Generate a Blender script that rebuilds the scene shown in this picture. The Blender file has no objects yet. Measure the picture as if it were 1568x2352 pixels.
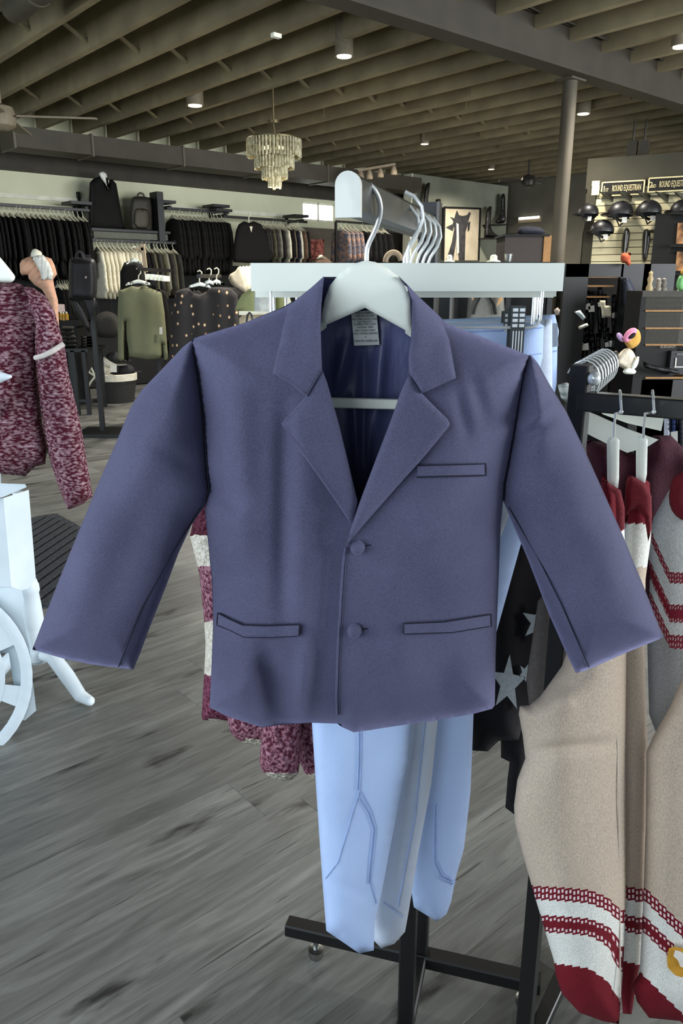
import bpy, math, random
import numpy as np
from mathutils import Vector, Matrix
from mathutils.geometry import delaunay_2d_cdt

random.seed(7)
SC = bpy.context.scene
COL = SC.collection

# ------------------------------------------------------------------ camera
FPX, CX, CY = 1767.0, 784.0, 1176.0
PITCH = math.radians(16.3)
CAMH = 1.30
cam_d = bpy.data.cameras.new('camera')
cam = bpy.data.objects.new('camera', cam_d)
COL.objects.link(cam)
cam_d.sensor_fit = 'VERTICAL'
cam_d.sensor_height = 36.0
cam_d.lens = FPX / 2352.0 * 36.0
cam_d.clip_start = 0.02
cam_d.clip_end = 200
cam.location = (0, 0, CAMH)
cam.rotation_euler = (math.radians(90) - PITCH, 0, 0)
SC.camera = cam

# ------------------------------------------------------------------ room axes: u runs along the left wall, v towards it
ANG = math.radians(49)
SA, CA = math.sin(ANG), math.cos(ANG)
UD = Vector((SA, CA, 0))
VD = Vector((-CA, SA, 0))
ROT_U = math.atan2(CA, SA)          # z rotation that lays local x along u
ROT_V = math.atan2(SA, -CA)         # z rotation that lays local x along v
def UV(u, v, z=0.0):
    return UD * u + VD * v + Vector((0, 0, z))

# ------------------------------------------------------------------ world, light, exposure
w = bpy.data.worlds.new('world')
SC.world = w
w.use_nodes = True
wbg = w.node_tree.nodes['Background']
wbg.inputs[0].default_value = (0.72, 0.84, 1.0, 1)
wbg.inputs[1].default_value = 0.9
SC.view_settings.view_transform = 'Standard'
SC.view_settings.look = 'None'
SC.view_settings.gamma = 1
SC.view_settings.exposure = 0.0
SC.view_settings.use_curve_mapping = False

def area(name, loc, direction, sx, sy, power, color):
    d = bpy.data.lights.new(name, 'AREA')
    d.shape = 'RECTANGLE'; d.size = sx; d.size_y = sy
    d.energy = power; d.color = color
    o = bpy.data.objects.new(name, d)
    COL.objects.link(o)
    o.location = loc
    o.rotation_euler = Vector(direction).to_track_quat('-Z', 'Y').to_euler()
    return o
# daylight entering through the shop front behind the camera
area('storefront_daylight', UV(-2.75, 2.7, 1.75), UD + Vector((0, 0, -0.05)), 8.5, 2.3, 255, (0.80, 0.90, 1.0))
area('side_window_daylight', UV(7.4, -3.75, 1.8), VD + Vector((0, 0, 0.05)), 8.6, 2.2, 1300, (0.92, 0.96, 1.0))  # added fill from an unseen side, brightens the back of the shop

# ------------------------------------------------------------------ pixels of the 1568x2352 photograph to places in the room
FWD = np.array([0, math.cos(PITCH), -math.sin(PITCH)])
UPV = np.array([0, math.sin(PITCH), math.cos(PITCH)])
CAMP = np.array([0, 0, CAMH])
def ray(px, py):
    return np.array([(px - CX) / FPX, 0, 0]) + FWD - UPV * ((py - CY) / FPX)
def P(px, py, Y):
    r = ray(px, py)
    return Vector(CAMP + r * (Y / r[1]))
def PZ(px, py, z):
    r = ray(px, py)
    return Vector(CAMP + r * ((z - CAMH) / r[2]))
def PV(px, py, v):
    r = ray(px, py)
    return Vector(CAMP + r * (v / (r @ np.array(VD))))
def PU(px, py, u):
    r = ray(px, py)
    return Vector(CAMP + r * (u / (r @ np.array(UD))))
def u_of(p): return p.dot(UD)
def v_of(p): return p.dot(VD)
def project(p):
    q = np.array(p) - CAMP
    d = q @ FWD
    if d <= 0.02: return None
    return (CX + FPX * q[0] / d, CY - FPX * (q @ UPV) / d, d)

# ------------------------------------------------------------------ materials
def lin(c):
    out = []
    for x in c:
        x = x / 255.0
        out.append(x / 12.92 if x <= 0.04045 else ((x + 0.055) / 1.055) ** 2.4)
    return (*out, 1)
MATS = {}
def new_mat(name):
    m = bpy.data.materials.new(name)
    m.use_nodes = True
    nt = m.node_tree
    return m, nt, nt.nodes['Principled BSDF'], nt.nodes, nt.links
def M(name, col, rough=0.75, metal=0.0, col2=None, nscale=40, bump=0.0, bscale=300, spec=0.3, stretch=None, emit=None, rand=0.0, lo=0.35, hi=0.65):
    """plain procedural material: two tones mixed by noise, optional fine relief"""
    if name in MATS: return MATS[name]
    m, nt, b, N, L = new_mat(name)
    b.inputs['Roughness'].default_value = rough
    b.inputs['Metallic'].default_value = metal
    b.inputs['Specular IOR Level'].default_value = spec
    c1 = lin(col); c2 = lin(col2) if col2 else tuple(x * 0.82 for x in c1[:3]) + (1,)
    tc = N.new('ShaderNodeTexCoord')
    vec = tc.outputs['Object']
    if stretch:
        mp = N.new('ShaderNodeMapping'); mp.inputs['Scale'].default_value = stretch
        L.new(vec, mp.inputs['Vector']); vec = mp.outputs['Vector']
    nz = N.new('ShaderNodeTexNoise'); nz.inputs['Scale'].default_value = nscale; nz.inputs['Detail'].default_value = 4
    L.new(vec, nz.inputs['Vector'])
    rp = N.new('ShaderNodeValToRGB')
    rp.color_ramp.elements[0].position = lo; rp.color_ramp.elements[0].color = c2
    rp.color_ramp.elements[1].position = hi; rp.color_ramp.elements[1].color = c1
    L.new(nz.outputs['Fac'], rp.inputs['Fac'])
    out = rp.outputs['Color']
    if rand:
        oi = N.new('ShaderNodeObjectInfo')
        hs = N.new('ShaderNodeHueSaturation')
        mr = N.new('ShaderNodeMapRange'); mr.inputs['To Min'].default_value = 1 - rand; mr.inputs['To Max'].default_value = 1 + rand
        L.new(oi.outputs['Random'], mr.inputs['Value']); L.new(mr.outputs['Result'], hs.inputs['Value'])
        L.new(out, hs.inputs['Color']); out = hs.outputs['Color']
    L.new(out, b.inputs['Base Color'])
    if bump:
        n2 = N.new('ShaderNodeTexNoise'); n2.inputs['Scale'].default_value = bscale; n2.inputs['Detail'].default_value = 3
        L.new(vec, n2.inputs['Vector'])
        bp = N.new('ShaderNodeBump'); bp.inputs['Strength'].default_value = bump; bp.inputs['Distance'].default_value = 0.004
        L.new(n2.outputs['Fac'], bp.inputs['Height']); L.new(bp.outputs['Normal'], b.inputs['Normal'])
    if emit:
        b.inputs['Emission Color'].default_value = lin(emit[0]); b.inputs['Emission Strength'].default_value = emit[1]
    MATS[name] = m
    return m

def math_node(N, L, op, a, bb=None, clamp=False):
    n = N.new('ShaderNodeMath'); n.operation = op; n.use_clamp = clamp
    for i, x in enumerate((a, bb)):
        if x is None: continue
        if isinstance(x, (int, float)): n.inputs[i].default_value = x
        else: L.new(x, n.inputs[i])
    return n.outputs[0]

def band_mat(name, stops, lattice=(), dotcol=(225, 205, 205), period=18.0, nscale=900, bump=0.35, teeth=5.0):
    """knit with horizontal bands: stops = [(row, colour)], rows measured along the garment in thousandths of the UV map"""
    m, nt, b, N, L = new_mat(name)
    b.inputs['Roughness'].default_value = 0.9
    b.inputs['Specular IOR Level'].default_value = 0.15
    uvn = N.new('ShaderNodeUVMap'); sp = N.new('ShaderNodeSeparateXYZ'); L.new(uvn.outputs[0], sp.inputs[0])
    U = math_node(N, L, 'MULTIPLY', sp.outputs[0], 1000.0)
    V = math_node(N, L, 'MULTIPLY', sp.outputs[1], 1000.0)
    fr = math_node(N, L, 'FRACT', math_node(N, L, 'DIVIDE', U, period))
    Vt = math_node(N, L, 'ADD', V, math_node(N, L, 'MULTIPLY', fr, teeth))
    col = None
    prev = None
    for row, c in stops:
        if prev is None:
            r = N.new('ShaderNodeRGB'); r.outputs[0].default_value = lin(c); prev = r.outputs[0]; continue
        mx = N.new('ShaderNodeMix'); mx.data_type = 'RGBA'
        L.new(math_node(N, L, 'GREATER_THAN', Vt, float(row)), mx.inputs[0])
        L.new(prev, mx.inputs[6]); mx.inputs[7].default_value = lin(c); prev = mx.outputs[2]
    for (v0, v1, rows) in lattice:
        f2 = math_node(N, L, 'FRACT', math_node(N, L, 'DIVIDE', U, period / 2))
        du = math_node(N, L, 'LESS_THAN', math_node(N, L, 'ABSOLUTE', math_node(N, L, 'SUBTRACT', f2, 0.5)), 0.26)
        rr = math_node(N, L, 'DIVIDE', math_node(N, L, 'SUBTRACT', Vt, float(v0)), float(v1 - v0) / rows)
        f3 = math_node(N, L, 'FRACT', rr)
        dv = math_node(N, L, 'LESS_THAN', math_node(N, L, 'ABSOLUTE', math_node(N, L, 'SUBTRACT', f3, 0.5)), 0.3)
        i0 = math_node(N, L, 'GREATER_THAN', Vt, float(v0)); i1 = math_node(N, L, 'LESS_THAN', Vt, float(v1))
        k = math_node(N, L, 'MULTIPLY', math_node(N, L, 'MULTIPLY', du, dv), math_node(N, L, 'MULTIPLY', i0, i1))
        mx = N.new('ShaderNodeMix'); mx.data_type = 'RGBA'
        L.new(k, mx.inputs[0]); L.new(prev, mx.inputs[6]); mx.inputs[7].default_value = lin(dotcol); prev = mx.outputs[2]
    nz = N.new('ShaderNodeTexNoise'); nz.inputs['Scale'].default_value = nscale; nz.inputs['Detail'].default_value = 3
    tc = N.new('ShaderNodeTexCoord'); mp = N.new('ShaderNodeMapping'); mp.inputs['Scale'].default_value = (1, 1, 0.35)
    L.new(tc.outputs['Object'], mp.inputs['Vector']); L.new(mp.outputs['Vector'], nz.inputs['Vector'])
    mr = N.new('ShaderNodeMapRange'); mr.inputs['From Min'].default_value = 0.3; mr.inputs['From Max'].default_value = 0.7
    mr.inputs['To Min'].default_value = 0.72; mr.inputs['To Max'].default_value = 1.12
    L.new(nz.outputs['Fac'], mr.inputs['Value'])
    mul = N.new('ShaderNodeMix'); mul.data_type = 'RGBA'; mul.blend_type = 'MULTIPLY'; mul.inputs[0].default_value = 1
    cmb = N.new('ShaderNodeCombineColor')
    for i in range(3): L.new(mr.outputs['Result'], cmb.inputs[i])
    L.new(prev, mul.inputs[6]); L.new(cmb.outputs[0], mul.inputs[7]); L.new(mul.outputs[2], b.inputs['Base Color'])
    bp = N.new('ShaderNodeBump'); bp.inputs['Strength'].default_value = bump; bp.inputs['Distance'].default_value = 0.002
    L.new(nz.outputs['Fac'], bp.inputs['Height']); L.new(bp.outputs['Normal'], b.inputs['Normal'])
    return m

def fuzzy_mat(name, dark, pale, scale=70, lo=0.42, hi=0.62, stretch=(1, 1, 2.5), bump=0.8):
    return M(name, pale, 0.95, col2=dark, nscale=scale, lo=lo, hi=hi, stretch=stretch, bump=bump, bscale=scale * 3, spec=0.1)

# ------------------------------------------------------------------ meshes
def setparent(o, p):
    if p is None: return
    o.parent = p
    if p.type == 'EMPTY':
        o.matrix_parent_inverse = Matrix.Translation(-p.location)
    elif p.parent is None:
        o.matrix_parent_inverse = Matrix.Translation(-p.location)
def tag(o, label=None, cat=None, group=None, kind=None):
    if label: o['label'] = label
    if cat: o['category'] = cat
    if group: o['group'] = group
    if kind: o['kind'] = kind
    return o
def thing(name, loc, label, cat, group=None):
    o = bpy.data.objects.new(name, None)
    o.empty_display_size = 0.05
    COL.objects.link(o); o.location = loc
    return tag(o, label, cat, group)
def make(name, verts, faces, mat, parent=None, smooth=False, uvs=None, flat_from=None):
    me = bpy.data.meshes.new(name)
    vs = [Vector(v) for v in verts]
    off = Vector((0, 0, 0))
    if parent is None and vs:
        lo = Vector((min(v.x for v in vs), min(v.y for v in vs), min(v.z for v in vs)))
        hi = Vector((max(v.x for v in vs), max(v.y for v in vs), max(v.z for v in vs)))
        off = Vector(((lo.x + hi.x) / 2, (lo.y + hi.y) / 2, lo.z))
        vs = [v - off for v in vs]
    me.from_pydata([v[:] for v in vs], [], faces)
    if smooth:
        sm = [True] * len(faces)
        if flat_from is not None:
            for i in range(flat_from, len(faces)): sm[i] = False
        me.polygons.foreach_set('use_smooth', sm)
    if uvs is not None:
        ul = me.uv_layers.new(name='UVMap')
        li = np.empty(len(me.loops), dtype=np.int32); me.loops.foreach_get('vertex_index', li)
        ul.data.foreach_set('uv', np.asarray(uvs, dtype=np.float32)[li].ravel())
    if mat: me.materials.append(mat)
    me.update()
    o = bpy.data.objects.new(name, me)
    COL.objects.link(o)
    o.location = off
    setparent(o, parent)
    return o

class MB:
    def __init__(s): s.v = []; s.f = []
    def add(s, vs, fs):
        n = len(s.v); s.v += [Vector(v) for v in vs]; s.f += [tuple(i + n for i in f) for f in fs]; return s
    def box(s, c, size, ax=None, ay=None, az=None, bev=0.0):
        ax = ax or Vector((1, 0, 0)); ay = ay or Vector((0, 1, 0)); az = az or Vector((0, 0, 1))
        c = Vector(c); hx, hy, hz = (x / 2 for x in size)
        if not bev:
            vs = [c + ax * hx * i + ay * hy * j + az * hz * k for k in (-1, 1) for j in (-1, 1) for i in (-1, 1)]
            return s.add(vs, [(0, 2, 3, 1), (4, 5, 7, 6), (0, 1, 5, 4), (2, 6, 7, 3), (0, 4, 6, 2), (1, 3, 7, 5)])
        # corner-cut section in the ax/ay plane, long edges softened
        sec = [(hx - bev, -hy), (hx, -hy + bev), (hx, hy - bev), (hx - bev, hy), (-hx + bev, hy), (-hx, hy - bev), (-hx, -hy + bev), (-hx + bev, -hy)]
        vs = []
        for k in (-hz, hz):
            vs += [c + ax * a + ay * b + az * k for a, b in sec]
        fs = [tuple(range(7, -1, -1)), tuple(range(8, 16))] + [(i, (i + 1) % 8, 8 + (i + 1) % 8, 8 + i) for i in range(8)]
        return s.add(vs, fs)
    def bar(s, a, b, wx, wz, bev=0.0, up=None):
        """rectangular tube from a to b"""
        a = Vector(a); b = Vector(b); d = (b - a); L = d.length; d.normalize()
        up = Vector(up) if up else (Vector((0, 0, 1)) if abs(d.z) < 0.9 else Vector((0, 1, 0)))
        sx = d.cross(up).normalized(); sz = sx.cross(d).normalized()
        return s.box((a + b) / 2, (wx, wz, L), sx, sz, d, bev) if bev else s.box((a + b) / 2, (wx, wz, L), sx, sz, d)
    def tube(s, pts, r, n=8, caps=True):
        pts = [Vector(p) for p in pts]
        rs = r if isinstance(r, (list, tuple)) else [r] * len(pts)
        rings = []
        t0 = (pts[1] - pts[0]).normalized()
        nrm = t0.orthogonal().normalized()
        for i, p in enumerate(pts):
            t = (pts[min(i + 1, len(pts) - 1)] - pts[max(i - 1, 0)])
            t = t.normalized() if t.length > 1e-9 else t0
            nrm = (nrm - t * nrm.dot(t))
            nrm = nrm.normalized() if nrm.length > 1e-6 else t.orthogonal().normalized()
            bn = t.cross(nrm)
            rings.append([p + (nrm * math.cos(2 * math.pi * k / n) + bn * math.sin(2 * math.pi * k / n)) * rs[i] for k in range(n)])
        vs = [v for rg in rings for v in rg]; fs = []
        for i in range(len(pts) - 1):
            for k in range(n):
                fs.append((i * n + k, i * n + (k + 1) % n, (i + 1) * n + (k + 1) % n, (i + 1) * n + k))
        if caps:
            fs.append(tuple(range(n - 1, -1, -1))); m = (len(pts) - 1) * n; fs.append(tuple(range(m, m + n)))
        return s.add(vs, fs)
    def lathe(s, c, prof, n=20, axis=None):
        """profile of (radius, height) turned about a vertical axis through c"""
        c = Vector(c); vs = []; fs = []
        az = Vector(axis).normalized() if axis else Vector((0, 0, 1))
        ax = az.orthogonal().normalized(); ay = az.cross(ax)
        for r, z in prof:
            vs += [c + az * z + (ax * math.cos(2 * math.pi * k / n) + ay * math.sin(2 * math.pi * k / n)) * max(r, 1e-4) for k in range(n)]
        for i in range(len(prof) - 1):
            for k in range(n):
                fs.append((i * n + k, i * n + (k + 1) % n, (i + 1) * n + (k + 1) % n, (i + 1) * n + k))
        fs.append(tuple(range(n - 1, -1, -1))); m = (len(prof) - 1) * n; fs.append(tuple(range(m, m + n)))
        return s.add(vs, fs)
    def ball(s, c, rx, ry=None, rz=None, n=12, m=8, ax=None, ay=None, az=None):
        ry = ry or rx; rz = rz or rx; c = Vector(c)
        ax = ax or Vector((1, 0, 0)); ay = ay or Vector((0, 1, 0)); az = az or Vector((0, 0, 1))
        vs = []; fs = []
        for i in range(m + 1):
            th = math.pi * (i + 0.02) / (m + 0.04)
            for k in range(n):
                a = 2 * math.pi * k / n
                vs.append(c + ax * rx * math.sin(th) * math.cos(a) + ay * ry * math.sin(th) * math.sin(a) + az * rz * math.cos(th))
        for i in range(m):
            for k in range(n):
                fs.append((i * n + k, (i + 1) * n + k, (i + 1) * n + (k + 1) % n, i * n + (k + 1) % n))
        fs.append(tuple(range(n))); fs.append(tuple(range((m + 1) * n - 1, m * n - 1, -1)))
        return s.add(vs, fs)
    def build(s, name, mat, parent=None, smooth=False):
        o = make(name, s.v, s.f, mat, parent, smooth)
        if smooth:
            o.data.set_sharp_from_angle(angle=math.radians(40))
        return o

# cloth and other outlined shapes ------------------------------------------------
def densify(poly, step):
    out = []
    n = len(poly)
    for i in range(n):
        a = poly[i]; b = poly[(i + 1) % n]
        k = max(1, int(math.hypot(b[0] - a[0], b[1] - a[1]) / step))
        for j in range(k):
            t = j / k; out.append((a[0] + (b[0] - a[0]) * t, a[1] + (b[1] - a[1]) * t))
    return out
def smooth_poly(poly, it=1):
    for _ in range(it):
        q = []
        n = len(poly)
        for i in range(n):
            a = poly[i]; b = poly[(i + 1) % n]
            q.append((a[0] * .75 + b[0] * .25, a[1] * .75 + b[1] * .25))
            q.append((a[0] * .25 + b[0] * .75, a[1] * .25 + b[1] * .75))
        poly = q
    return poly
def dist_to(poly, X, Y):
    A = np.array(poly, float); B = np.roll(A, -1, 0)
    D = np.full(len(X), 1e9)
    for (ax, ay), (bx, by) in zip(A, B):
        dx, dy = bx - ax, by - ay
        l2 = dx * dx + dy * dy + 1e-12
        t = np.clip(((X - ax) * dx + (Y - ay) * dy) / l2, 0, 1)
        D = np.minimum(D, np.hypot(X - ax - t * dx, Y - ay - t * dy))
    return D
def inside(poly, X, Y):
    A = np.array(poly, float); r = np.zeros(len(X), bool)
    n = len(A)
    for i in range(n):
        x0, y0 = A[i]; x1, y1 = A[i - 1]
        c = ((y0 > Y) != (y1 > Y))
        with np.errstate(divide='ignore', invalid='ignore'):
            xx = (x1 - x0) * (Y - y0) / (y1 - y0 + 1e-15) + x0
        r ^= c & (X < xx)
    return r
def prof(d, edge):
    r = np.clip(d / edge, 0, 1)
    return np.sqrt(np.clip(1 - (1 - r) ** 2, 0, 1))
def triangulate(poly, step):
    poly = densify(poly, step)
    A = np.array(poly)
    x0, y0 = A.min(0); x1, y1 = A.max(0)
    gx, gy = np.meshgrid(np.arange(x0 + step / 2, x1, step), np.arange(y0 + step / 2, y1, step * 0.87))
    gx = gx + (np.arange(gx.shape[0])[:, None] % 2) * step * 0.5
    X = gx.ravel(); Y = gy.ravel()
    k = inside(poly, X, Y); X = X[k]; Y = Y[k]
    if len(X):
        d = dist_to(poly, X, Y); k = d > step * 0.45; X = X[k]; Y = Y[k]
    pts = [Vector(p) for p in poly] + [Vector((a, b)) for a, b in zip(X, Y)]
    n = len(poly)
    r = delaunay_2d_cdt(pts, [], [list(range(n))], 1, 1e-7)
    vs, fs = r[0], r[2]
    V = np.array([(v.x, v.y) for v in vs])
    T = []
    for f in fs:
        f = list(f)
        a, b, c = V[f[0]], V[f[1]], V[f[2]]
        if (b[0] - a[0]) * (c[1] - a[1]) - (b[1] - a[1]) * (c[0] - a[0]) < 0: f.reverse()
        T.append(f)
    cnt = {}
    for f in T:
        for i in range(3):
            e = (f[i], f[(i + 1) % 3]); cnt[e] = 1
    bnd = [e for e in cnt if (e[1], e[0]) not in cnt]
    return V, T, bnd, poly
def cloth(name, poly, Y, mat, parent=None, tf=0.02, tb=None, th=None, edge=60, step=10, relief=None, mapf=None, uvf=None, soft=0):
    """Outlined cloth.  tb given: a closed, stuffed shape (front swells tf, back swells tb).
    th given: a sheet of that thickness following `relief`.  Y: depth or function of pixel."""
    if soft: poly = smooth_poly(poly, soft)
    V, T, bnd, pd = triangulate(poly, step)
    X, Yp = V[:, 0], V[:, 1]
    d = dist_to(pd, X, Yp)
    pr = prof(d, edge)
    base = Y(X, Yp) if callable(Y) else np.full(len(X), float(Y))
    rel = relief(X, Yp, d) if relief else 0.0
    onb = np.zeros(len(X), bool)
    for a, b in bnd: onb[a] = onb[b] = True
    if mapf is None: mapf = P
    if th is not None:
        fr = base - tf * pr - rel
        bk = fr + th
        F = [mapf(x, y, q) for x, y, q in zip(X, Yp, fr)]
        B = [mapf(x, y, q) for x, y, q in zip(X, Yp, bk)]
        n = len(F)
        verts = F + B; faces = [tuple(t) for t in T] + [(t[2] + n, t[1] + n, t[0] + n) for t in T]
        nflat = len(faces)
        uvx = list(range(n)) * 2
        for a, b in bnd:
            k = len(verts); verts += [F[a], F[b], B[b], B[a]]; uvx += [a, b, b, a]
            faces.append((k, k + 3, k + 2, k + 1))
    else:
        tb = tf if tb is None else tb
        rel = np.where(onb, 0, rel)
        fr = base - tf * pr - rel
        bk = base + tb * pr
        F = [mapf(x, y, q) for x, y, q in zip(X, Yp, fr)]
        n = len(F); verts = list(F); idx = {}; uvx = list(range(n))
        for i in range(n):
            if onb[i]: idx[i] = i
            else:
                idx[i] = len(verts); verts.append(mapf(X[i], Yp[i], bk[i])); uvx.append(i)
        faces = [tuple(t) for t in T] + [(idx[t[2]], idx[t[1]], idx[t[0]]) for t in T]
        nflat = None
    if uvf: uu = [uvf(X[i], Yp[i]) for i in uvx]
    else: uu = [(X[i] / 1000, Yp[i] / 1000) for i in uvx]
    if mapf is P: faces = [tuple(reversed(f)) for f in faces]
    return make(name, verts, faces, mat, parent, True, uu, nflat)
LOCAL = lambda x, y, d: Vector((x, d, y))     # local garment frame: x across, z up, thickness along y

def copy_tree(o, parent=None):
    c = o.copy(); COL.objects.link(c)
    if parent is not None: c.parent = parent
    for ch in [x for x in KIDS.get(o, [])]:
        copy_tree(ch, c)
    return c
KIDS = {}
def collect_kids():
    KIDS.clear()
    for o in bpy.data.objects:
        if o.parent: KIDS.setdefault(o.parent, []).append(o)
def text_obj(name, body, size, mat, origin, xd, yd, parent=None, extrude=0.001, align='CENTER', shear=0.0, sx=1.0):
    cu = bpy.data.curves.new(name, 'FONT')
    cu.body = body; cu.size = size; cu.align_x = align; cu.align_y = 'CENTER'; cu.extrude = extrude; cu.resolution_u = 2
    tmp = bpy.data.objects.new(name + '_tmp', cu); COL.objects.link(tmp)
    me = bpy.data.meshes.new_from_object(tmp.evaluated_get(bpy.context.evaluated_depsgraph_get()))
    xd = Vector(xd).normalized(); yd = Vector(yd).normalized(); zd = xd.cross(yd)
    vs = [Vector(origin) + xd * v.co.x * sx + yd * v.co.y + zd * v.co.z for v in me.vertices]
    fs = [tuple(p.vertices) for p in me.polygons]
    bpy.data.objects.remove(tmp); bpy.data.curves.remove(cu); bpy.data.meshes.remove(me)
    return make(name, vs, fs, mat, parent)

ORD = ['first', 'second', 'third', 'fourth', 'fifth', 'sixth', 'seventh', 'eighth', 'ninth', 'tenth', 'eleventh', 'twelfth', 'thirteenth', 'fourteenth', 'fifteenth', 'sixteenth', 'seventeenth', 'eighteenth', 'nineteenth', 'twentieth', 'twenty-first', 'twenty-second']

# ================================================================== THE SETTING
ZJ, ZD = 3.10, 3.38                      # joist undersides, roof deck
VW = 10.1                                # left wall
UB = 12.2                                # back wall
m_wall = M('painted_wall_sage_grey', (206, 206, 176), 0.9, nscale=2.5, col2=(199, 199, 169))
m_dark = M('dark_bronze_paint', (62, 57, 47), 0.7, nscale=6, col2=(54, 50, 42))
m_joist = M('painted_joist_timber', (138, 127, 98), 0.85, nscale=3, col2=(116, 106, 82), bump=0.2, bscale=60, rand=0.06)
m_deck = M('roof_deck_dark', (58, 53, 43), 0.9, nscale=5)
m_subfloor = M('subfloor', (32, 32, 32), 0.9)
m_beam = M('dark_steel_beam', (52, 47, 38), 0.6, nscale=5, col2=(46, 42, 34))
m_black = M('black_powder_coat', (14, 15, 15), 0.45, nscale=30, spec=0.4)
m_blackm = M('matt_black', (17, 17, 16), 0.7, nscale=20)
m_white = M('white_gloss_paint', (240, 245, 234), 0.4, nscale=12, col2=(236, 241, 230), spec=0.4)
m_chrome = M('polished_chrome', (248, 252, 250), 0.2, 0.45, spec=0.9)
m_steel = M('brushed_steel', (170, 172, 170), 0.3, 1.0)
m_cream = M('warm_white_paint', (222, 220, 200), 0.6, nscale=10)

# floor -----------------------------------------------------------------
fl = MB().box(UV(4.5, 3.0, -0.06) , (17, 15, 0.096), UD, VD).build('floor', m_subfloor)
tag(fl, 'grey wood-look plank floor', 'floor', kind='structure')
def plank_material():
    m, nt, b, N, L = new_mat('grey_oak_vinyl_plank')
    b.inputs['Roughness'].default_value = 0.42
    b.inputs['Specular IOR Level'].default_value = 0.35
    tc = N.new('ShaderNodeTexCoord'); oi = N.new('ShaderNodeObjectInfo')
    geo = N.new('ShaderNodeNewGeometry')
    rot = N.new('ShaderNodeMapping'); rot.vector_type = 'TEXTURE'; rot.inputs['Rotation'].default_value = (0, 0, ROT_U)
    L.new(geo.outputs['Position'], rot.inputs['Vector'])
    off = N.new('ShaderNodeVectorMath'); off.operation = 'SCALE'
    cmb = N.new('ShaderNodeCombineXYZ')
    L.new(oi.outputs['Random'], cmb.inputs[0]); L.new(oi.outputs['Random'], cmb.inputs[1]); L.new(oi.outputs['Random'], cmb.inputs[2])
    L.new(cmb.outputs[0], off.inputs[0]); off.inputs['Scale'].default_value = 37.0
    ad = N.new('ShaderNodeVectorMath'); ad.operation = 'ADD'; L.new(rot.outputs[0], ad.inputs[0]); L.new(off.outputs[0], ad.inputs[1])
    mp = N.new('ShaderNodeMapping'); mp.inputs['Scale'].default_value = (1.3, 11, 1); L.new(ad.outputs[0], mp.inputs['Vector'])
    n1 = N.new('ShaderNodeTexNoise'); n1.inputs['Scale'].default_value = 2.2; n1.inputs['Detail'].default_value = 10; n1.inputs['Roughness'].default_value = 0.62; n1.inputs['Distortion'].default_value = 1.2
    L.new(mp.outputs[0], n1.inputs['Vector'])
    rp = N.new('ShaderNodeValToRGB')
    e = rp.color_ramp.elements
    e[0].position = 0.28; e[0].color = lin((88, 88, 84)); e[1].position = 0.72; e[1].color = lin((137, 137, 131))
    x = e.new(0.5); x.color = lin((113, 113, 108))
    L.new(n1.outputs['Fac'], rp.inputs['Fac'])
    # knots and cracks, drawn out along the grain
    mp2 = N.new('ShaderNodeMapping'); mp2.inputs['Scale'].default_value = (2.1, 8.5, 1); L.new(ad.outputs[0], mp2.inputs['Vector'])
    n3 = N.new('ShaderNodeTexNoise'); n3.inputs['Scale'].default_value = 5; n3.inputs['Detail'].default_value = 4
    L.new(mp2.outputs[0], n3.inputs['Vector'])
    vo = N.new('ShaderNodeTexVoronoi'); vo.voronoi_dimensions = '2D'; vo.inputs['Scale'].default_value = 0.62
    dd = N.new('ShaderNodeVectorMath'); dd.operation = 'MULTIPLY_ADD'
    L.new(n3.outputs['Color'], dd.inputs[0]); dd.inputs[1].default_value = (0.55, 0.55, 0.55); L.new(mp2.outputs[0], dd.inputs[2])
    L.new(dd.outputs[0], vo.inputs['Vector'])
    kr = N.new('ShaderNodeValToRGB'); ke = kr.color_ramp.elements
    ke[0].position = 0.03; ke[0].color = (0.95, 0.95, 0.95, 1); ke[1].position = 0.13; ke[1].color = (0, 0, 0, 1)
    L.new(vo.outputs['Distance'], kr.inputs['Fac'])
    mx = N.new('ShaderNodeMix'); mx.data_type = 'RGBA'; L.new(kr.outputs['Color'], mx.inputs[0])
    L.new(rp.outputs['Color'], mx.inputs[6]); mx.inputs[7].default_value = lin((44, 42, 40))
    # fine dark cracks along the grain
    mp4 = N.new('ShaderNodeMapping'); mp4.inputs['Scale'].default_value = (1.1, 26, 1); L.new(ad.outputs[0], mp4.inputs['Vector'])
    n4 = N.new('ShaderNodeTexNoise'); n4.inputs['Scale'].default_value = 3.2; n4.inputs['Detail'].default_value = 3; n4.inputs['Distortion'].default_value = 0.8
    L.new(mp4.outputs[0], n4.inputs['Vector'])
    cr = N.new('ShaderNodeValToRGB'); ce_ = cr.color_ramp.elements
    ce_[0].position = 0.645; ce_[0].color = (0, 0, 0, 1); ce_[1].position = 0.70; ce_[1].color = (0.75, 0.75, 0.75, 1)
    L.new(n4.outputs['Fac'], cr.inputs['Fac'])
    mx2 = N.new('ShaderNodeMix'); mx2.data_type = 'RGBA'; L.new(cr.outputs['Color'], mx2.inputs[0])
    L.new(mx.outputs[2], mx2.inputs[6]); mx2.inputs[7].default_value = lin((54, 52, 50)); mx = mx2
    hs = N.new('ShaderNodeHueSaturation'); mr = N.new('ShaderNodeMapRange'); mr.inputs['To Min'].default_value = 0.70; mr.inputs['To Max'].default_value = 1.16
    L.new(oi.outputs['Random'], mr.inputs['Value']); L.new(mr.outputs[0], hs.inputs['Value']); L.new(mx.outputs[2], hs.inputs['Color'])
    L.new(hs.outputs[0], b.inputs['Base Color'])
    bp = N.new('ShaderNodeBump'); bp.inputs['Strength'].default_value = 0.25; bp.inputs['Distance'].default_value = 0.002
    L.new(n1.outputs['Fac'], bp.inputs['Height']); L.new(bp.outputs[0], b.inputs['Normal'])
    return m
m_plank = plank_material()
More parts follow.
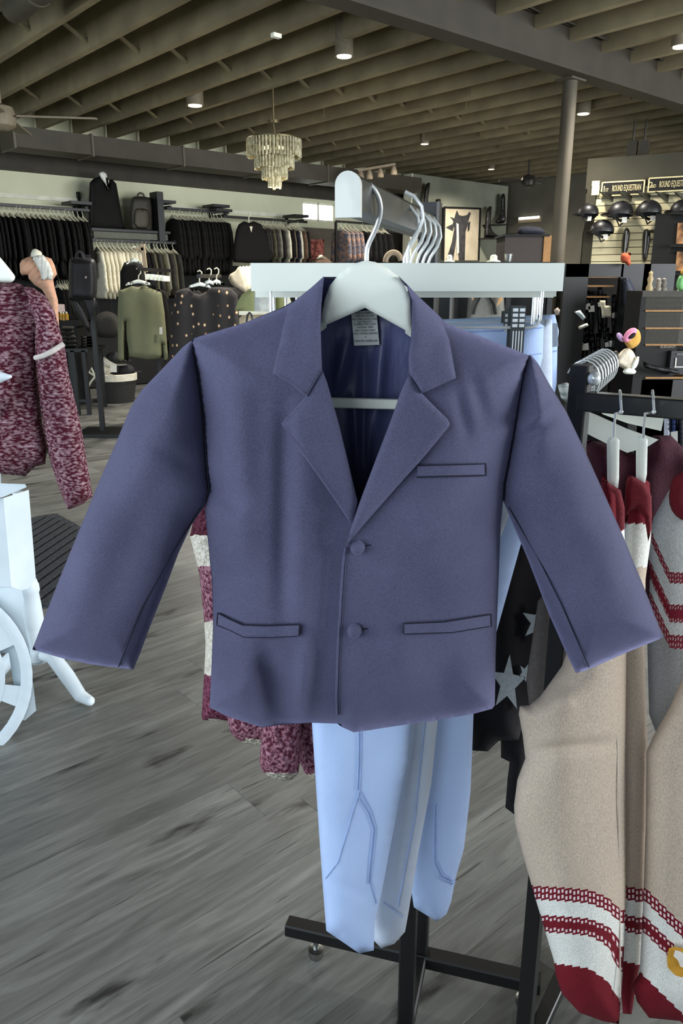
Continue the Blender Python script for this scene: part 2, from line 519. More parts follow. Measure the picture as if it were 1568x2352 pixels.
PW, PL = 0.178, 1.22
def plank_geo(L_):
    hx, hy = L_ / 2 - 0.0003, PW / 2 - 0.0003; c = 0.0005
    vs = [(sx * hx, sy * hy, -0.012) for sx, sy in ((-1, -1), (1, -1), (1, 1), (-1, 1))]
    vs += [(sx * hx, sy * hy, -c) for sx, sy in ((-1, -1), (1, -1), (1, 1), (-1, 1))]
    vs += [(sx * (hx - c), sy * (hy - c), 0) for sx, sy in ((-1, -1), (1, -1), (1, 1), (-1, 1))]
    fs = [(8, 9, 10, 11)]
    for b0 in (0, 4):
        for i in range(4): fs.append((b0 + i, b0 + (i + 1) % 4, b0 + 4 + (i + 1) % 4, b0 + 4 + i))
    return vs, fs
pv, pf = plank_geo(PL)
pme = bpy.data.meshes.new('plank'); pme.from_pydata(pv, [], pf); pme.materials.append(m_plank)
cands = []
for j in range(-22, 57):
    v = (j + 0.31) * PW
    sh = random.Random(j * 13 + 5).random() * PL
    for i in range(-3, 11):
        u = i * PL + sh
        best = None
        for du in (-0.5, -0.25, 0, 0.25, 0.5):
            q = project(UV(u + du * PL, v, 0))
            if q and -900 < q[0] < 2500 and 500 < q[1] < 3300:
                pen = 0.0 if (-60 < q[0] < 1630 and q[1] < 2420) else 40.0
                best = min(best, q[2] + pen) if best else q[2] + pen
        if best and v < VW - 0.1 and -2.9 < u < UB - 0.1 and v > -3.8: cands.append((best, u, v))
cands.sort()
for k, (d, u, v) in enumerate(cands[:300]):
    o = bpy.data.objects.new('plank', pme); COL.objects.link(o)
    o.location = UV(u, v, 0) ; o.rotation_euler = (0, 0, ROT_U); o.parent = fl
    o.matrix_parent_inverse = Matrix.Translation(-fl.location)
rest = MB()
for d, u, v in cands[300:]:
    rest.add([UV(u, v, 0) + UD * a + VD * b_ + Vector((0, 0, c)) for a, b_, c in pv], pf)
if rest.v:
    tag(rest.build('far_planks', m_plank, fl), kind='stuff')

# ceiling ---------------------------------------------------------------
ce = MB().box(UV(4.5, 3.0, ZD + 0.05), (17, 15, 0.1), UD, VD).build('ceiling', m_deck)
tag(ce, 'dark roof deck over exposed painted joists', 'ceiling', kind='structure')
JS = 0.2475 * (ZJ - CAMH)
jme = None
for k in range(-4, 23):
    u = 1.41 * (ZJ - CAMH) + k * JS + 0.03
    if u > UB: break
    mb = MB().box(Vector((0, 0, 0)), (0.06, 13.6, ZD - ZJ), UD, VD)
    if jme is None:
        j0 = make('joist', mb.v, mb.f, m_joist, ce); jme = j0.data
    else:
        j0 = bpy.data.objects.new('joist', jme); COL.objects.link(j0); setparent(j0, ce)
    j0.location = UV(u, 3.2, (ZD + ZJ) / 2)
# cross bridging struts between the joists
for (bx, by) in ((285, 125), (165, 250)):
    vb = v_of(PZ(bx, by, ZJ))
    for k in range(-1, 14):
        u = 1.41 * (ZJ - CAMH) + k * JS + 0.06
        s1 = MB()
        s1.bar(UV(u, vb, ZJ + 0.03), UV(u + JS - 0.06, vb + 0.05, ZD - 0.02), 0.035, 0.018)
        s1.bar(UV(u, vb + 0.06, ZD - 0.02), UV(u + JS - 0.06, vb + 0.06, ZJ + 0.05), 0.035, 0.018)
        s1.build('bridging', m_joist, ce)
for k, (u, v0, v1) in enumerate(((6.6, 5.6, 6.5), (7.2, 6.0, 7.4), (8.0, 4.6, 5.6), (8.5, 5.6, 6.9), (9.4, 6.2, 7.3), (6.1, 7.3, 8.4))):
    kk = round((u - 1.41 * (ZJ - CAMH)) / JS); uu = 1.41 * (ZJ - CAMH) + kk * JS - 0.012
    MB().box(UV(uu, (v0 + v1) / 2, ZJ + 0.12), (0.02, v1 - v0, 0.19), UD, VD).build('sister_board', m_joist, ce)

# steel beam and column
vb = 2.45 * 1.6
g = thing('steel_beam', UV(5, vb, 2.9), 'dark steel I-beam crossing the ceiling on the right', 'beam')
zb = 2.9; BH = 0.31
MB().box(UV(4.5, vb + 0.0, zb + 0.012), (16, 0.17, 0.024), UD, VD).build('bottom_flange', m_beam, g)
MB().box(UV(4.5, vb, zb + BH - 0.012), (16, 0.17, 0.024), UD, VD).build('top_flange', m_beam, g)
MB().box(UV(4.5, vb - 0.04, zb + BH / 2), (16, 0.03, BH - 0.04), UD, VD).build('web', m_beam, g)
cable = []
for k in range(60):
    u = 2.5 + k * 0.16
    cable.append(UV(u, vb - 0.11, zb + BH + 0.0 - 0.03 * abs(math.sin(u * 1.9)) + 0.012 * math.sin(u * 7)))
MB().tube(cable, 0.008, 6).build('cable', m_dark, g, True)
pc = P(1310, 182, 6.9)
g = thing('support_column', (pc.x, pc.y, 0), 'round grey-brown steel column under the ceiling beam', 'column')
m_col = M('column_paint', (72, 66, 54), 0.7, nscale=4, col2=(64, 59, 48))
MB().lathe((pc.x, pc.y, 0), [(0.058, 0.012), (0.058, zb - 0.015)], 28).build('shaft', m_col, g, True)
MB().box((pc.x, pc.y, zb - 0.008), (0.2, 0.16, 0.014), UD, VD).build('cap_plate', m_col, g)
MB().box((pc.x, pc.y, 0.006), (0.2, 0.2, 0.012), UD, VD).build('base_plate', m_col, g)

# walls -------------------------------------------------------------------
wl = MB()
wu0, wu1 = u_of(PV(694, 470, VW)), u_of(PV(770, 470, VW))
wz0, wz1 = 2.30, 2.585
U0, U1 = -3.0, UB + 0.1
wl.box(UV((U0 + wu0) / 2, VW + 0.1, ZD / 2), (wu0 - U0, 0.2, ZD), UD, VD)
wl.box(UV((wu1 + U1) / 2, VW + 0.1, ZD / 2), (U1 - wu1, 0.2, ZD), UD, VD)
wl.box(UV((wu0 + wu1) / 2, VW + 0.1, wz0 / 2), (wu1 - wu0, 0.2, wz0), UD, VD)
wl.box(UV((wu0 + wu1) / 2, VW + 0.1, (wz1 + ZD) / 2), (wu1 - wu0, 0.2, ZD - wz1), UD, VD)
tag(wl.build('wall_left', m_wall), 'sage grey painted side wall behind the clothes rails', 'wall', kind='structure')
tag(MB().box(UV(4.5, VW - 0.03, 2.86), (14.8, 0.06, 0.46), UD, VD).build('trim_1', m_dark), 'dark fascia board above the sage grey wall', 'trim', kind='structure')
tag(MB().box(UV(u_of(PV(340, 480, VW)), VW - 0.012, 2.352), (u_of(PV(683, 495, VW)) - 2.6, 0.024, 0.05), UD, VD).build('trim_2', m_cream), 'cream wall rail strip above the clothes', 'trim', kind='structure')
lowu0, lowu1 = u_of(PV(690, 520, VW)), u_of(PV(940, 520, VW))
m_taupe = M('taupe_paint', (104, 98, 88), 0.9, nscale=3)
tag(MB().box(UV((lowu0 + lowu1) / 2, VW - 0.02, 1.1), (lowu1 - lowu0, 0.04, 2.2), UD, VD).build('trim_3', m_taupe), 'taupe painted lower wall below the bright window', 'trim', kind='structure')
wk = MB()
wk.box(UV(UB + 0.1, 3.1, ZD / 2), (0.2, 14.2, ZD), UD, VD)
tag(wk.build('wall_back', M('back_wall_paint', (104, 100, 88), 0.9, nscale=3)), 'dark taupe back wall beyond the column', 'wall', kind='structure')
# front of the shop (behind the camera): piers and sill with open glazing between
wf = MB()
wf.box(UV(-3.05, 3.1, 0.2), (0.2, 14.2, 0.4), UD, VD); wf.box(UV(-3.05, 3.1, 3.15), (0.2, 14.2, 0.46), UD, VD)
for v in (-3.9, -2.2, 1.0, 4.2, 7.4, 10.0): wf.box(UV(-3.05, v, 1.66), (0.2, 0.25, 2.6), UD, VD)
tag(wf.build('wall_front', m_wall), 'shop front piers and sill', 'wall', kind='structure')
wr_ = MB()
wr_.box(UV(4.5, -4.0, 0.3), (15.2, 0.2, 0.6), UD, VD); wr_.box(UV(4.5, -4.0, 3.15), (15.2, 0.2, 0.46), UD, VD)
for u in (-2.9, 0.5, 3.5, 6.5, 9.5, 11.8): wr_.box(UV(u, -4.0, 1.76), (0.3, 0.2, 2.4), UD, VD)
tag(wr_.build('wall_right', m_wall), 'side wall piers and sill', 'wall', kind='structure')

tag(MB().box(UV(5.2, VW - 0.02, 0.8), (5.5, 0.04, 1.6), UD, VD).build('trim_5', m_blackm), 'added black sheet standing in for dark clothes below the rails', 'trim', kind='structure')  # added sheet, keeps the wall below the rails dark in place of clothes
# bright window in the left wall
m_day = M('window_daylight_glass', (255, 255, 255), 0.3, emit=((250, 255, 250), 4.0))
g = thing('window_1', UV((wu0 + wu1) / 2, VW, wz0), 'small bright two-pane window high on the wall', 'window'); g['kind'] = 'structure'
wm = (wu0 + wu1) / 2
for a, b_ in ((wu0 + 0.03, wm - 0.012), (wm + 0.012, wu1 - 0.03)):
    MB().box(UV((a + b_) / 2, VW + 0.06, (wz0 + wz1) / 2), (b_ - a, 0.012, wz1 - wz0 - 0.06), UD, VD).build('pane', m_day, g)
for uu in (wu0 + 0.015, wm, wu1 - 0.015):
    MB().box(UV(uu, VW + 0.05, (wz0 + wz1) / 2), (0.03, 0.05, wz1 - wz0), UD, VD).build('window_frame', m_cream, g)
for zz in (wz0 + 0.015, wz1 - 0.015):
    MB().box(UV(wm, VW + 0.05, zz), (wu1 - wu0, 0.05, 0.03), UD, VD).build('window_frame', m_cream, g)

# partition with the horse picture and boots
VP_ = 9.3
pu0, pu1 = u_of(PV(946, 450, VP_)), u_of(PV(1166, 450, VP_))
tag(MB().box(UV((pu0 + pu1) / 2, VP_ + 0.07, 1.52), (pu1 - pu0, 0.14, 3.04), UD, VD).build('wall_partition', M('partition_paint', (134, 136, 119), 0.9, nscale=3)),
    'sage grey partition wall holding the horse picture', 'wall', kind='structure')
tag(MB().box(UV(pu0 - 0.02, VP_ + 0.07, 1.52), (0.03, 0.17, 3.04), UD, VD).build('trim_4', m_cream), 'cream corner trim of the partition wall', 'trim', kind='structure')

# duct along the left wall
g = thing('air_duct', UV(5, 9.2, 2.73), 'dark rectangular air duct running along the left wall', 'duct')
du0 = u_of(PV(32, 315, 9.0)); du1 = pu0 - 0.1
MB().box(UV((du0 + du1) / 2, 9.2, 2.835), (du1 - du0, 0.4, 0.205), UD, VD).build('duct_body', M('duct_paint', (70, 65, 54), 0.6, nscale=5), g)
m_flange = M('duct_flange', (92, 86, 72), 0.5)
for px in (34, 212, 420, 598, 752):
    uu = u_of(PV(px, 330, 9.0))
    MB().box(UV(uu, 9.2, 2.835), (0.025, 0.43, 0.235), UD, VD).build('flange', m_flange, g)

# ================================================================== NEAR RACK WITH THE NAVY JACKET
J = 0.72
AD = Vector((math.sin(math.radians(16)), math.cos(math.radians(16)), 0))
AN = Vector((math.cos(math.radians(16)), -math.sin(math.radians(16)), 0))
capc = P(800, 447, 0.665)
postf = capc + AD * 0.385
g = thing('garment_rack', (postf.x, postf.y + 0.2, 0), 'black square-tube garment rack carrying the navy jacket and white breeches', 'rack')
m_tube = M('graphite_tube', (46, 46, 45), 0.38, 0.15, spec=0.4)
zc = capc.z
MB().bar(capc + AD * 0.004, capc + AD * 0.39, 0.019, 0.030, 0.003).build('arm', m_tube, g)
# rounded end plate
sec = [(-0.0105, -0.0175), (0.0105, -0.0175)] + [(0.0105 * math.cos(a), 0.007 + 0.0105 * math.sin(a)) for a in [math.pi * k / 10 for k in range(11)]]
vs = [capc + AN * x + Vector((0, 0, z)) + AD * d for d in (-0.003, 0.003) for x, z in sec]
n = len(sec)
make('end_cap', vs, [tuple(range(n)), tuple(range(2 * n - 1, n - 1, -1))] + [(i, i + n, (i + 1) % n + n, (i + 1) % n) for i in range(n)], M('pale_grey_cap', (205, 208, 200), 0.45, 0.2), g)
MB().bar((postf.x, postf.y, 0.0), (postf.x, postf.y, zc + 0.03), 0.026, 0.026, 0.003, up=AD).build('post', m_black, g)
bl = PZ(660, 2126, 0.06); br = PZ(1190, 2248, 0.06)
MB().bar(bl, br + (br - bl).normalized() * 0.04, 0.032, 0.028, 0.003).build('base_bar', m_black, g)
bm = PZ(966, 2192, 0.06)
MB().bar((bm.x, bm.y, 0.075), (bm.x, bm.y, zc - 0.05), 0.026, 0.026, 0.003, up=AD).build('post', m_black, g)
MB().bar((postf.x, postf.y, 0.06), (bm.x, bm.y, 0.06), 0.026, 0.026, 0.003).build('base_bar', m_black, g)
fb = Vector((postf.x, postf.y, 0.06))
MB().bar(fb - AD * 0.3, fb, 0.032, 0.028, 0.003).build('base_bar', m_black, g)
for t in (0.06, 0.47):
    q = bl + (br - bl).normalized() * t
    MB().lathe((q.x, q.y, 0.0), [(0.014, 0), (0.016, 0.008), (0.016, 0.018), (0.006, 0.02), (0.006, 0.045)], 14).build('levelling_foot', m_steel, g, True)
# rear crossbar that carries the fuzzy sweaters
rc = Vector((bm.x, bm.y, 1.10))
MB().bar(rc - AN * 0.30, rc + AN * 0.05, 0.02, 0.03, 0.003).build('crossbar', m_tube, g)

# ------------------------------------------------------------------ navy jacket
def jacket_material():
    m, nt, b, N, L = new_mat('navy_wool_twill')
    b.inputs['Roughness'].default_value = 0.85; b.inputs['Specular IOR Level'].default_value = 0.2
    b.inputs['Sheen Weight'].default_value = 0.45; b.inputs['Sheen Roughness'].default_value = 0.5
    b.inputs['Sheen Tint'].default_value = lin((170, 170, 215))
    tc = N.new('ShaderNodeTexCoord')
    a = N.new('ShaderNodeTexNoise'); a.inputs['Scale'].default_value = 700; a.inputs['Detail'].default_value = 3
    c = N.new('ShaderNodeTexNoise'); c.inputs['Scale'].default_value = 14; c.inputs['Detail'].default_value = 4
    L.new(tc.outputs['Object'], a.inputs['Vector']); L.new(tc.outputs['Object'], c.inputs['Vector'])
    r = N.new('ShaderNodeValToRGB'); e = r.color_ramp.elements
    e[0].position = 0.3; e[0].color = lin((66, 66, 88)); e[1].position = 0.72; e[1].color = lin((92, 92, 118))
    mixv = math_node(N, L, 'ADD', math_node(N, L, 'MULTIPLY', a.outputs['Fac'], 0.6), math_node(N, L, 'MULTIPLY', c.outputs['Fac'], 0.4))
    L.new(mixv, r.inputs['Fac']); L.new(r.outputs[0], b.inputs['Base Color'])
    bp = N.new('ShaderNodeBump'); bp.inputs['Strength'].default_value = 0.25; bp.inputs['Distance'].default_value = 0.0008
    L.new(a.outputs['Fac'], bp.inputs['Height'])
    bp2 = N.new('ShaderNodeBump'); bp2.inputs['Strength'].default_value = 0.25; bp2.inputs['Distance'].default_value = 0.006
    c2 = N.new('ShaderNodeTexNoise'); c2.inputs['Scale'].default_value = 22; c2.inputs['Detail'].default_value = 2
    L.new(tc.outputs['Object'], c2.inputs['Vector'])
    L.new(c2.outputs['Fac'], bp2.inputs['Height']); L.new(bp.outputs[0], bp2.inputs['Normal']); L.new(bp2.outputs[0], b.inputs['Normal'])
    return m
m_navy = jacket_material()
m_lining = M('navy_satin_lining', (98, 104, 148), 0.38, col2=(70, 74, 114), nscale=9, stretch=(3, 1, 0.8), bump=0.6, bscale=16, spec=0.5)
m_seam = M('dark_seam_thread', (30, 30, 44), 0.9)
m_stitch = M('pale_edge_thread', (98, 97, 124), 0.9)

TORSO = [(744, 636), (690, 682), (650, 705), (560, 742), (445, 776), (440, 790), (455, 860), (468, 960), (474, 1060), (480, 1130), (470, 1170), (478, 1250), (486, 1330), (489, 1440), (485, 1540), (481, 1625),
         (520, 1645), (600, 1671), (650, 1664), (715, 1660), (774, 1662), (785, 1670), (812, 1682), (850, 1677), (900, 1669), (1000, 1655), (1085, 1640), (1130, 1628), (1136, 1620), (1138, 1500), (1142, 1400),
         (1146, 1300), (1150, 1200), (1155, 1150), (1158, 1110), (1170, 1050), (1183, 975), (1192, 915), (1202, 860), (1214, 816), (1107, 774), (1028, 744), (958, 680), (916, 635)]
def ridge(X, Y, x0, y0, x1, y1, wd, h):
    dx, dy = x1 - x0, y1 - y0
    t = np.clip(((X - x0) * dx + (Y - y0) * dy) / (dx * dx + dy * dy), 0, 1)
    d = np.hypot(X - x0 - t * dx, Y - y0 - t * dy)
    return h * np.exp(-(d / wd) ** 2) * (np.sin(np.pi * np.clip(t, 0.02, 0.98)) ** 0.5)
def wrinkle(X, Y):
    w_ = 0.0016 * np.sin(X * 0.021 + 0.9 * np.sin(Y * 0.004)) * np.sin(Y * 0.006 + 1.0)
    w_ = w_ + ridge(X, Y, 540, 860, 560, 1330, 40, 0.006) - ridge(X, Y, 655, 930, 650, 1420, 22, 0.006)
    w_ = w_ + ridge(X, Y, 700, 1000, 705, 1600, 45, 0.004)
    w_ = w_ - ridge(X, Y, 612, 1490, 645, 1665, 26, 0.008) + ridge(X, Y, 560, 1500, 570, 1650, 40, 0.006) + ridge(X, Y, 705, 1480, 690, 1665, 22, 0.007)
    w_ = w_ - ridge(X, Y, 1085, 860, 1120, 980, 16, 0.003) - ridge(X, Y, 1050, 890, 1075, 1010, 14, 0.003)
    w_ = w_ - ridge(X, Y, 1010, 1500, 1060, 1640, 40, 0.005) + ridge(X, Y, 900, 1300, 930, 1600, 50, 0.004)
    w_ = w_ - ridge(X, Y, 480, 1100, 560, 1180, 26, 0.006)
    return w_ * 1.5
def body_front(X, Y):
    d = dist_to(TORSO, X, Y)
    return J - 0.052 * prof(d, 190) - wrinkle(X, Y)
jk = thing('navy_jacket', P(800, 1660, J), "child's navy two-button blazer hanging in the foreground", 'jacket')
L0 = lambda o: (lambda X, Y: body_front(np.asarray(X, float), np.asarray(Y, float)) - o)
def yat(px, py, o=0.0):
    return float(body_front(np.array([float(px)]), np.array([float(py)]))[0]) - o
# back panel with its satin lining
BACK = TORSO[:]
cloth('back_panel', BACK, lambda X, Y: J + 0.05 * prof(dist_to(TORSO, X, Y), 190) - 0.002, m_navy, jk, tf=0, th=0.003, step=20)
def lin_rel(X, Y, d):
    return ridge(X, Y, 835, 800, 838, 1130, 10, -0.006) + ridge(X, Y, 800, 770, 770, 900, 16, 0.008) + ridge(X, Y, 880, 760, 860, 1000, 14, 0.007) + ridge(X, Y, 812, 900, 824, 1120, 8, 0.006) + ridge(X, Y, 850, 940, 838, 1100, 8, 0.006)
LIN = [(744, 640), (700, 720), (715, 860), (735, 960), (770, 1080), (805, 1170), (845, 1170), (885, 1080), (925, 960), (955, 860), (965, 720), (916, 640), (830, 655)]
cloth('lining', LIN, lambda X, Y: J + 0.035 * prof(dist_to(TORSO, X, Y), 190) - 0.004, m_lining, jk, tf=0, th=0.0015, step=8, relief=lin_rel)
# fronts: the one on the right of the picture laps over
FL = [(744, 640), (690, 682), (650, 705), (560, 742), (445, 776), (440, 790), (455, 860), (468, 960), (474, 1060), (480, 1130), (470, 1170), (478, 1250), (486, 1330), (489, 1440), (485, 1540), (481, 1625),
      (520, 1645), (600, 1671), (650, 1664), (715, 1660), (774, 1662), (800, 1665), (815, 1400), (822, 1200), (820, 1152), (800, 1072), (775, 970), (748, 880), (738, 850), (736, 752)]
FR = [(945, 752), (940, 668), (958, 680), (1028, 744), (1107, 774), (1214, 816), (1202, 860), (1192, 915), (1183, 975), (1170, 1050), (1158, 1110), (1155, 1150), (1150, 1200), (1146, 1300), (1142, 1400), (1138, 1500), (1136, 1620),
      (1130, 1628), (1085, 1640), (1000, 1655), (900, 1669), (850, 1677), (812, 1682), (785, 1670), (774, 1642), (772, 1600), (775, 1500), (781, 1400), (787, 1300), (793, 1256), (808, 1206), (827, 1150), (858, 1068), (900, 958), (935, 862)]
cloth('front_panel', FL, L0(0.0), m_navy, jk, tf=0, th=0.003, step=9)
cloth('front_panel', FR, L0(0.005), m_navy, jk, tf=0, th=0.003, step=9)
# collar and lapels
CL = [(744, 634), (715, 660), (662, 703), (648, 760), (636, 820), (627, 856), (667, 880), (703, 910), (739, 846), (736, 752), (738, 695)]
CR = [(918, 635), (958, 678), (1010, 727), (1031, 779), (1047, 868), (1010, 885), (970, 903), (955, 880), (939, 856), (938, 819), (945, 766), (946, 690), (932, 652)]
LL = [(739, 848), (703, 911), (646, 974), (672, 1010), (709, 1062), (769, 1147), (808, 1206), (821, 1152), (804, 1082), (779, 978), (751, 878)]
LR = [(939, 860), (970, 905), (1027, 962), (1033, 972), (1030, 981), (973, 1050), (908, 1122), (838, 1202), (800, 1246), (793, 1256), (808, 1206), (827, 1150), (858, 1068), (900, 958), (920, 900)]
roll = lambda X, Y, d: 0.004 * prof(d, 26)
cloth('collar', CL, L0(0.012), m_navy, jk, tf=0, th=0.005, step=7, relief=roll)
cloth('collar', CR, L0(0.016), m_navy, jk, tf=0, th=0.005, step=7, relief=roll)
cloth('lapel', LL, L0(0.009), m_navy, jk, tf=0, th=0.005, step=7, relief=roll)
cloth('lapel', LR, L0(0.013), m_navy, jk, tf=0, th=0.005, step=7, relief=roll)
# sleeves
SL = [(447, 777), (420, 797), (370, 850), (325, 896), (300, 935), (265, 1020), (230, 1100), (185, 1210), (140, 1320), (105, 1410), (74, 1492), (150, 1514), (215, 1527), (272, 1534), (306, 1538), (322, 1500), (348, 1430), (380, 1350),
      (410, 1270), (440, 1205), (472, 1160), (481, 1130), (476, 1060), (470, 960), (457, 860)]
SR = [(1212, 815), (1222, 818), (1236, 836), (1260, 880), (1300, 945), (1345, 1040), (1390, 1140), (1430, 1230), (1475, 1340), (1523, 1464), (1450, 1494), (1345, 1540), (1322, 1546), (1300, 1500), (1260, 1410), (1210, 1280), (1180, 1210),
      (1155, 1150), (1157, 1110), (1182, 975), (1200, 860)]
def slr(X, Y, d):
    return (0.0022 * np.sin(X * 0.03 + Y * 0.012) * np.sin(Y * 0.011) + ridge(X, Y, 400, 880, 300, 1200, 60, 0.005) - ridge(X, Y, 460, 1080, 330, 1010, 22, 0.004) + ridge(X, Y, 250, 1200, 170, 1450, 50, 0.006)
            + ridge(X, Y, 1180, 990, 1280, 930, 14, 0.007) - ridge(X, Y, 1190, 1015, 1275, 960, 12, 0.005) + ridge(X, Y, 1280, 1050, 1400, 1350, 60, 0.005) + ridge(X, Y, 1240, 870, 1230, 960, 16, 0.005))
cloth('sleeve', SL, J + 0.008, m_navy, jk, tf=0.040, tb=0.022, edge=95, step=9, relief=slr)
cloth('sleeve', SR, J + 0.008, m_navy, jk, tf=0.040, tb=0.022, edge=95, step=9, relief=slr)
# welts, buttons, seams
W1 = [(958, 1071), (1114, 1067), (1114, 1090), (958, 1094)]
W2 = [(500, 1409), (525, 1423), (556, 1437), (610, 1439), (687, 1436), (685, 1460), (620, 1463), (560, 1462), (528, 1446), (498, 1434)]
W3 = [(927, 1434), (1020, 1430), (1125, 1413), (1126, 1437), (1040, 1451), (928, 1455)]
for wv in (W1, W3): cloth('pocket_welt', wv, L0(0.009), m_navy, jk, tf=0, th=0.0045, step=6)
cloth('pocket_welt', W2, L0(0.0045), m_navy, jk, tf=0, th=0.0045, step=6)
def seam(pts, o, r=0.0006, mat=None, name='seam', closed=False, parent=jk, yf=None):
    dn = []
    for a, b_ in zip(pts[:-1], pts[1:]):
        k = max(2, int(math.hypot(b_[0] - a[0], b_[1] - a[1]) / 12))
        dn += [(a[0] + (b_[0] - a[0]) * t / k, a[1] + (b_[1] - a[1]) * t / k) for t in range(k)]
    dn.append(pts[-1])
    return MB().tube([P(x, y, yf(x, y) if yf else yat(x, y, o)) for x, y in dn], r, 6).build(name, mat or m_seam, parent, True)
seam([(957, 1069), (1115, 1065), (1116, 1091)], 0.0095)
seam([(956, 1096), (1116, 1092)], 0.0085)
seam([(498, 1434), (500, 1408), (525, 1421), (556, 1435), (610, 1437), (688, 1434), (686, 1460)], 0.0050, 0.0007)
seam([(497, 1436), (528, 1448), (560, 1464), (620, 1465), (684, 1461)], 0.0042, 0.0004)
seam([(926, 1456), (926, 1432), (1020, 1428), (1127, 1411), (1128, 1438)], 0.0090, 0.0006)
seam([(928, 1457), (1040, 1453), (1126, 1439)], 0.0085, 0.0004)
seam([(443, 790), (457, 860), (469, 960), (475, 1060), (481, 1130)], 0.002, 0.0012, m_seam, 'armhole_seam', yf=lambda x, y: J - 0.006)
seam([(1210, 822), (1200, 860), (1190, 915), (1182, 975), (1169, 1050), (1157, 1110), (1155, 1150)], 0.002, 0.0010, m_seam, 'armhole_seam', yf=lambda x, y: J - 0.006)
sleeve_y = lambda poly: (lambda x, y: J + 0.008 - 0.040 * float(prof(dist_to(poly, np.array([float(x)]), np.array([float(y)])), 95)[0]) - 0.0015)
seam([(272, 1532), (330, 1390), (400, 1262), (462, 1165)], 0, 0.0006, m_seam, 'sleeve_seam', yf=sleeve_y(SL))
seam([(1352, 1532), (1290, 1390), (1240, 1290), (1168, 1165)], 0, 0.0006, m_seam, 'sleeve_seam', yf=sleeve_y(SR))
seam([(774, 1642), (772, 1600), (775, 1500), (781, 1400), (787, 1300), (793, 1258)], 0.0075, 0.0012, m_navy, 'front_edge')
seam([(780, 1640), (778, 1600), (781, 1500), (787, 1400), (793, 1300), (799, 1258)], 0.0057, 0.0006, m_stitch, 'edge_stitch')
for pts, o in (([(627, 856), (667, 880), (703, 910)], 0.016), ([(640, 800), (627, 856)], 0.016), ([(739, 848), (703, 911), (646, 974), (709, 1062), (769, 1147), (806, 1203)], 0.013)):
    seam(pts, o, 0.00035, m_stitch, 'edge_stitch')
for bx, by in ((821, 1257), (814, 1449)):
    c = P(bx, by, yat(bx, by, 0.009)); nrm = Vector((0, -1, 0.15)).normalized()
    b_ = MB().lathe(c, [(0.0048, -0.004), (0.0066, -0.002), (0.0068, 0.0005), (0.0058, 0.003), (0.0035, 0.0045), (0.0008, 0.005)], 20, axis=nrm).build('button', m_navy, jk, True)
    seam([(bx + 18, by - 3), (bx + 30, by - 5)], 0.0056, 0.0005, m_seam, 'buttonhole')
# care label on the lining
ly = lambda x, y: J + 0.018
cl = cloth('care_label', [(806, 716), (864, 712), (871, 792), (813, 794)], J + 0.020, M('white_satin_ribbon', (226, 230, 226), 0.6), jk, tf=0, th=0.0005, step=14)
m_print = M('grey_print', (120, 128, 126), 0.9)
lines = ['SHELL & LINING', '100% POLYESTER', 'MACHINE WASH COLD', 'NO BLEACH', 'TUMBLE DRY LOW', '4 EXTRA TRIM', 'DRY CLEAN ONLY', 'ONLY WHEN NEEDED', '4', 'MADE IN CAMBODIA']
for k, t in enumerate(lines):
    yy = (719, 726, 733, 739, 745, 752, 759, 766, 774, 783)[k]
    text_obj('print', t, 0.0027, m_print, P(838 + (yy - 750) * 0.06, yy, J + 0.0193), (1, 0, 0.02), (0, 0, 1), cl, 0.0001, sx=0.86)

# ------------------------------------------------------------------ hanger of the jacket
hg = thing('suit_hanger', P(840, 600, J), 'white wooden suit hanger inside the navy jacket', 'hanger')
HB = [(838, 598), (862, 602), (888, 614), (915, 636), (934, 660), (944, 690), (946, 767), (838, 707), (736, 752), (739, 720), (745, 690), (757, 656), (778, 630), (806, 608)]
cloth('hanger_body', HB, J - 0.014, m_white, hg, tf=0.004, th=0.012, edge=10, step=8)
for poly in ([(930, 700), (946, 720), (1060, 815), (1110, 850), (1105, 868), (1050, 852), (930, 765)], [(750, 700), (738, 720), (640, 795), (575, 835), (580, 852), (640, 835), (750, 752)]):
    cloth('hanger_arm', poly, J + 0.010, m_white, hg, tf=0.0, th=0.010, step=20)
MB().bar(P(660, 922, J + 0.005), P(1020, 931, J + 0.005), 0.008, 0.0092, 0.001).build('trouser_bar', m_white, hg)
hk = [(841, 606), (842, 575), (846, 560), (858, 536), (869, 510), (874, 484), (872, 462), (864, 442), (852, 427), (838, 419), (829, 418)]
MB().tube([P(x, y, J - (0.0 if y > 560 else 0.018 * (560 - y) / 140)) for x, y in smooth_poly(hk, 1)[:-2]], 0.0022, 10).build('hook', m_chrome, hg, True)

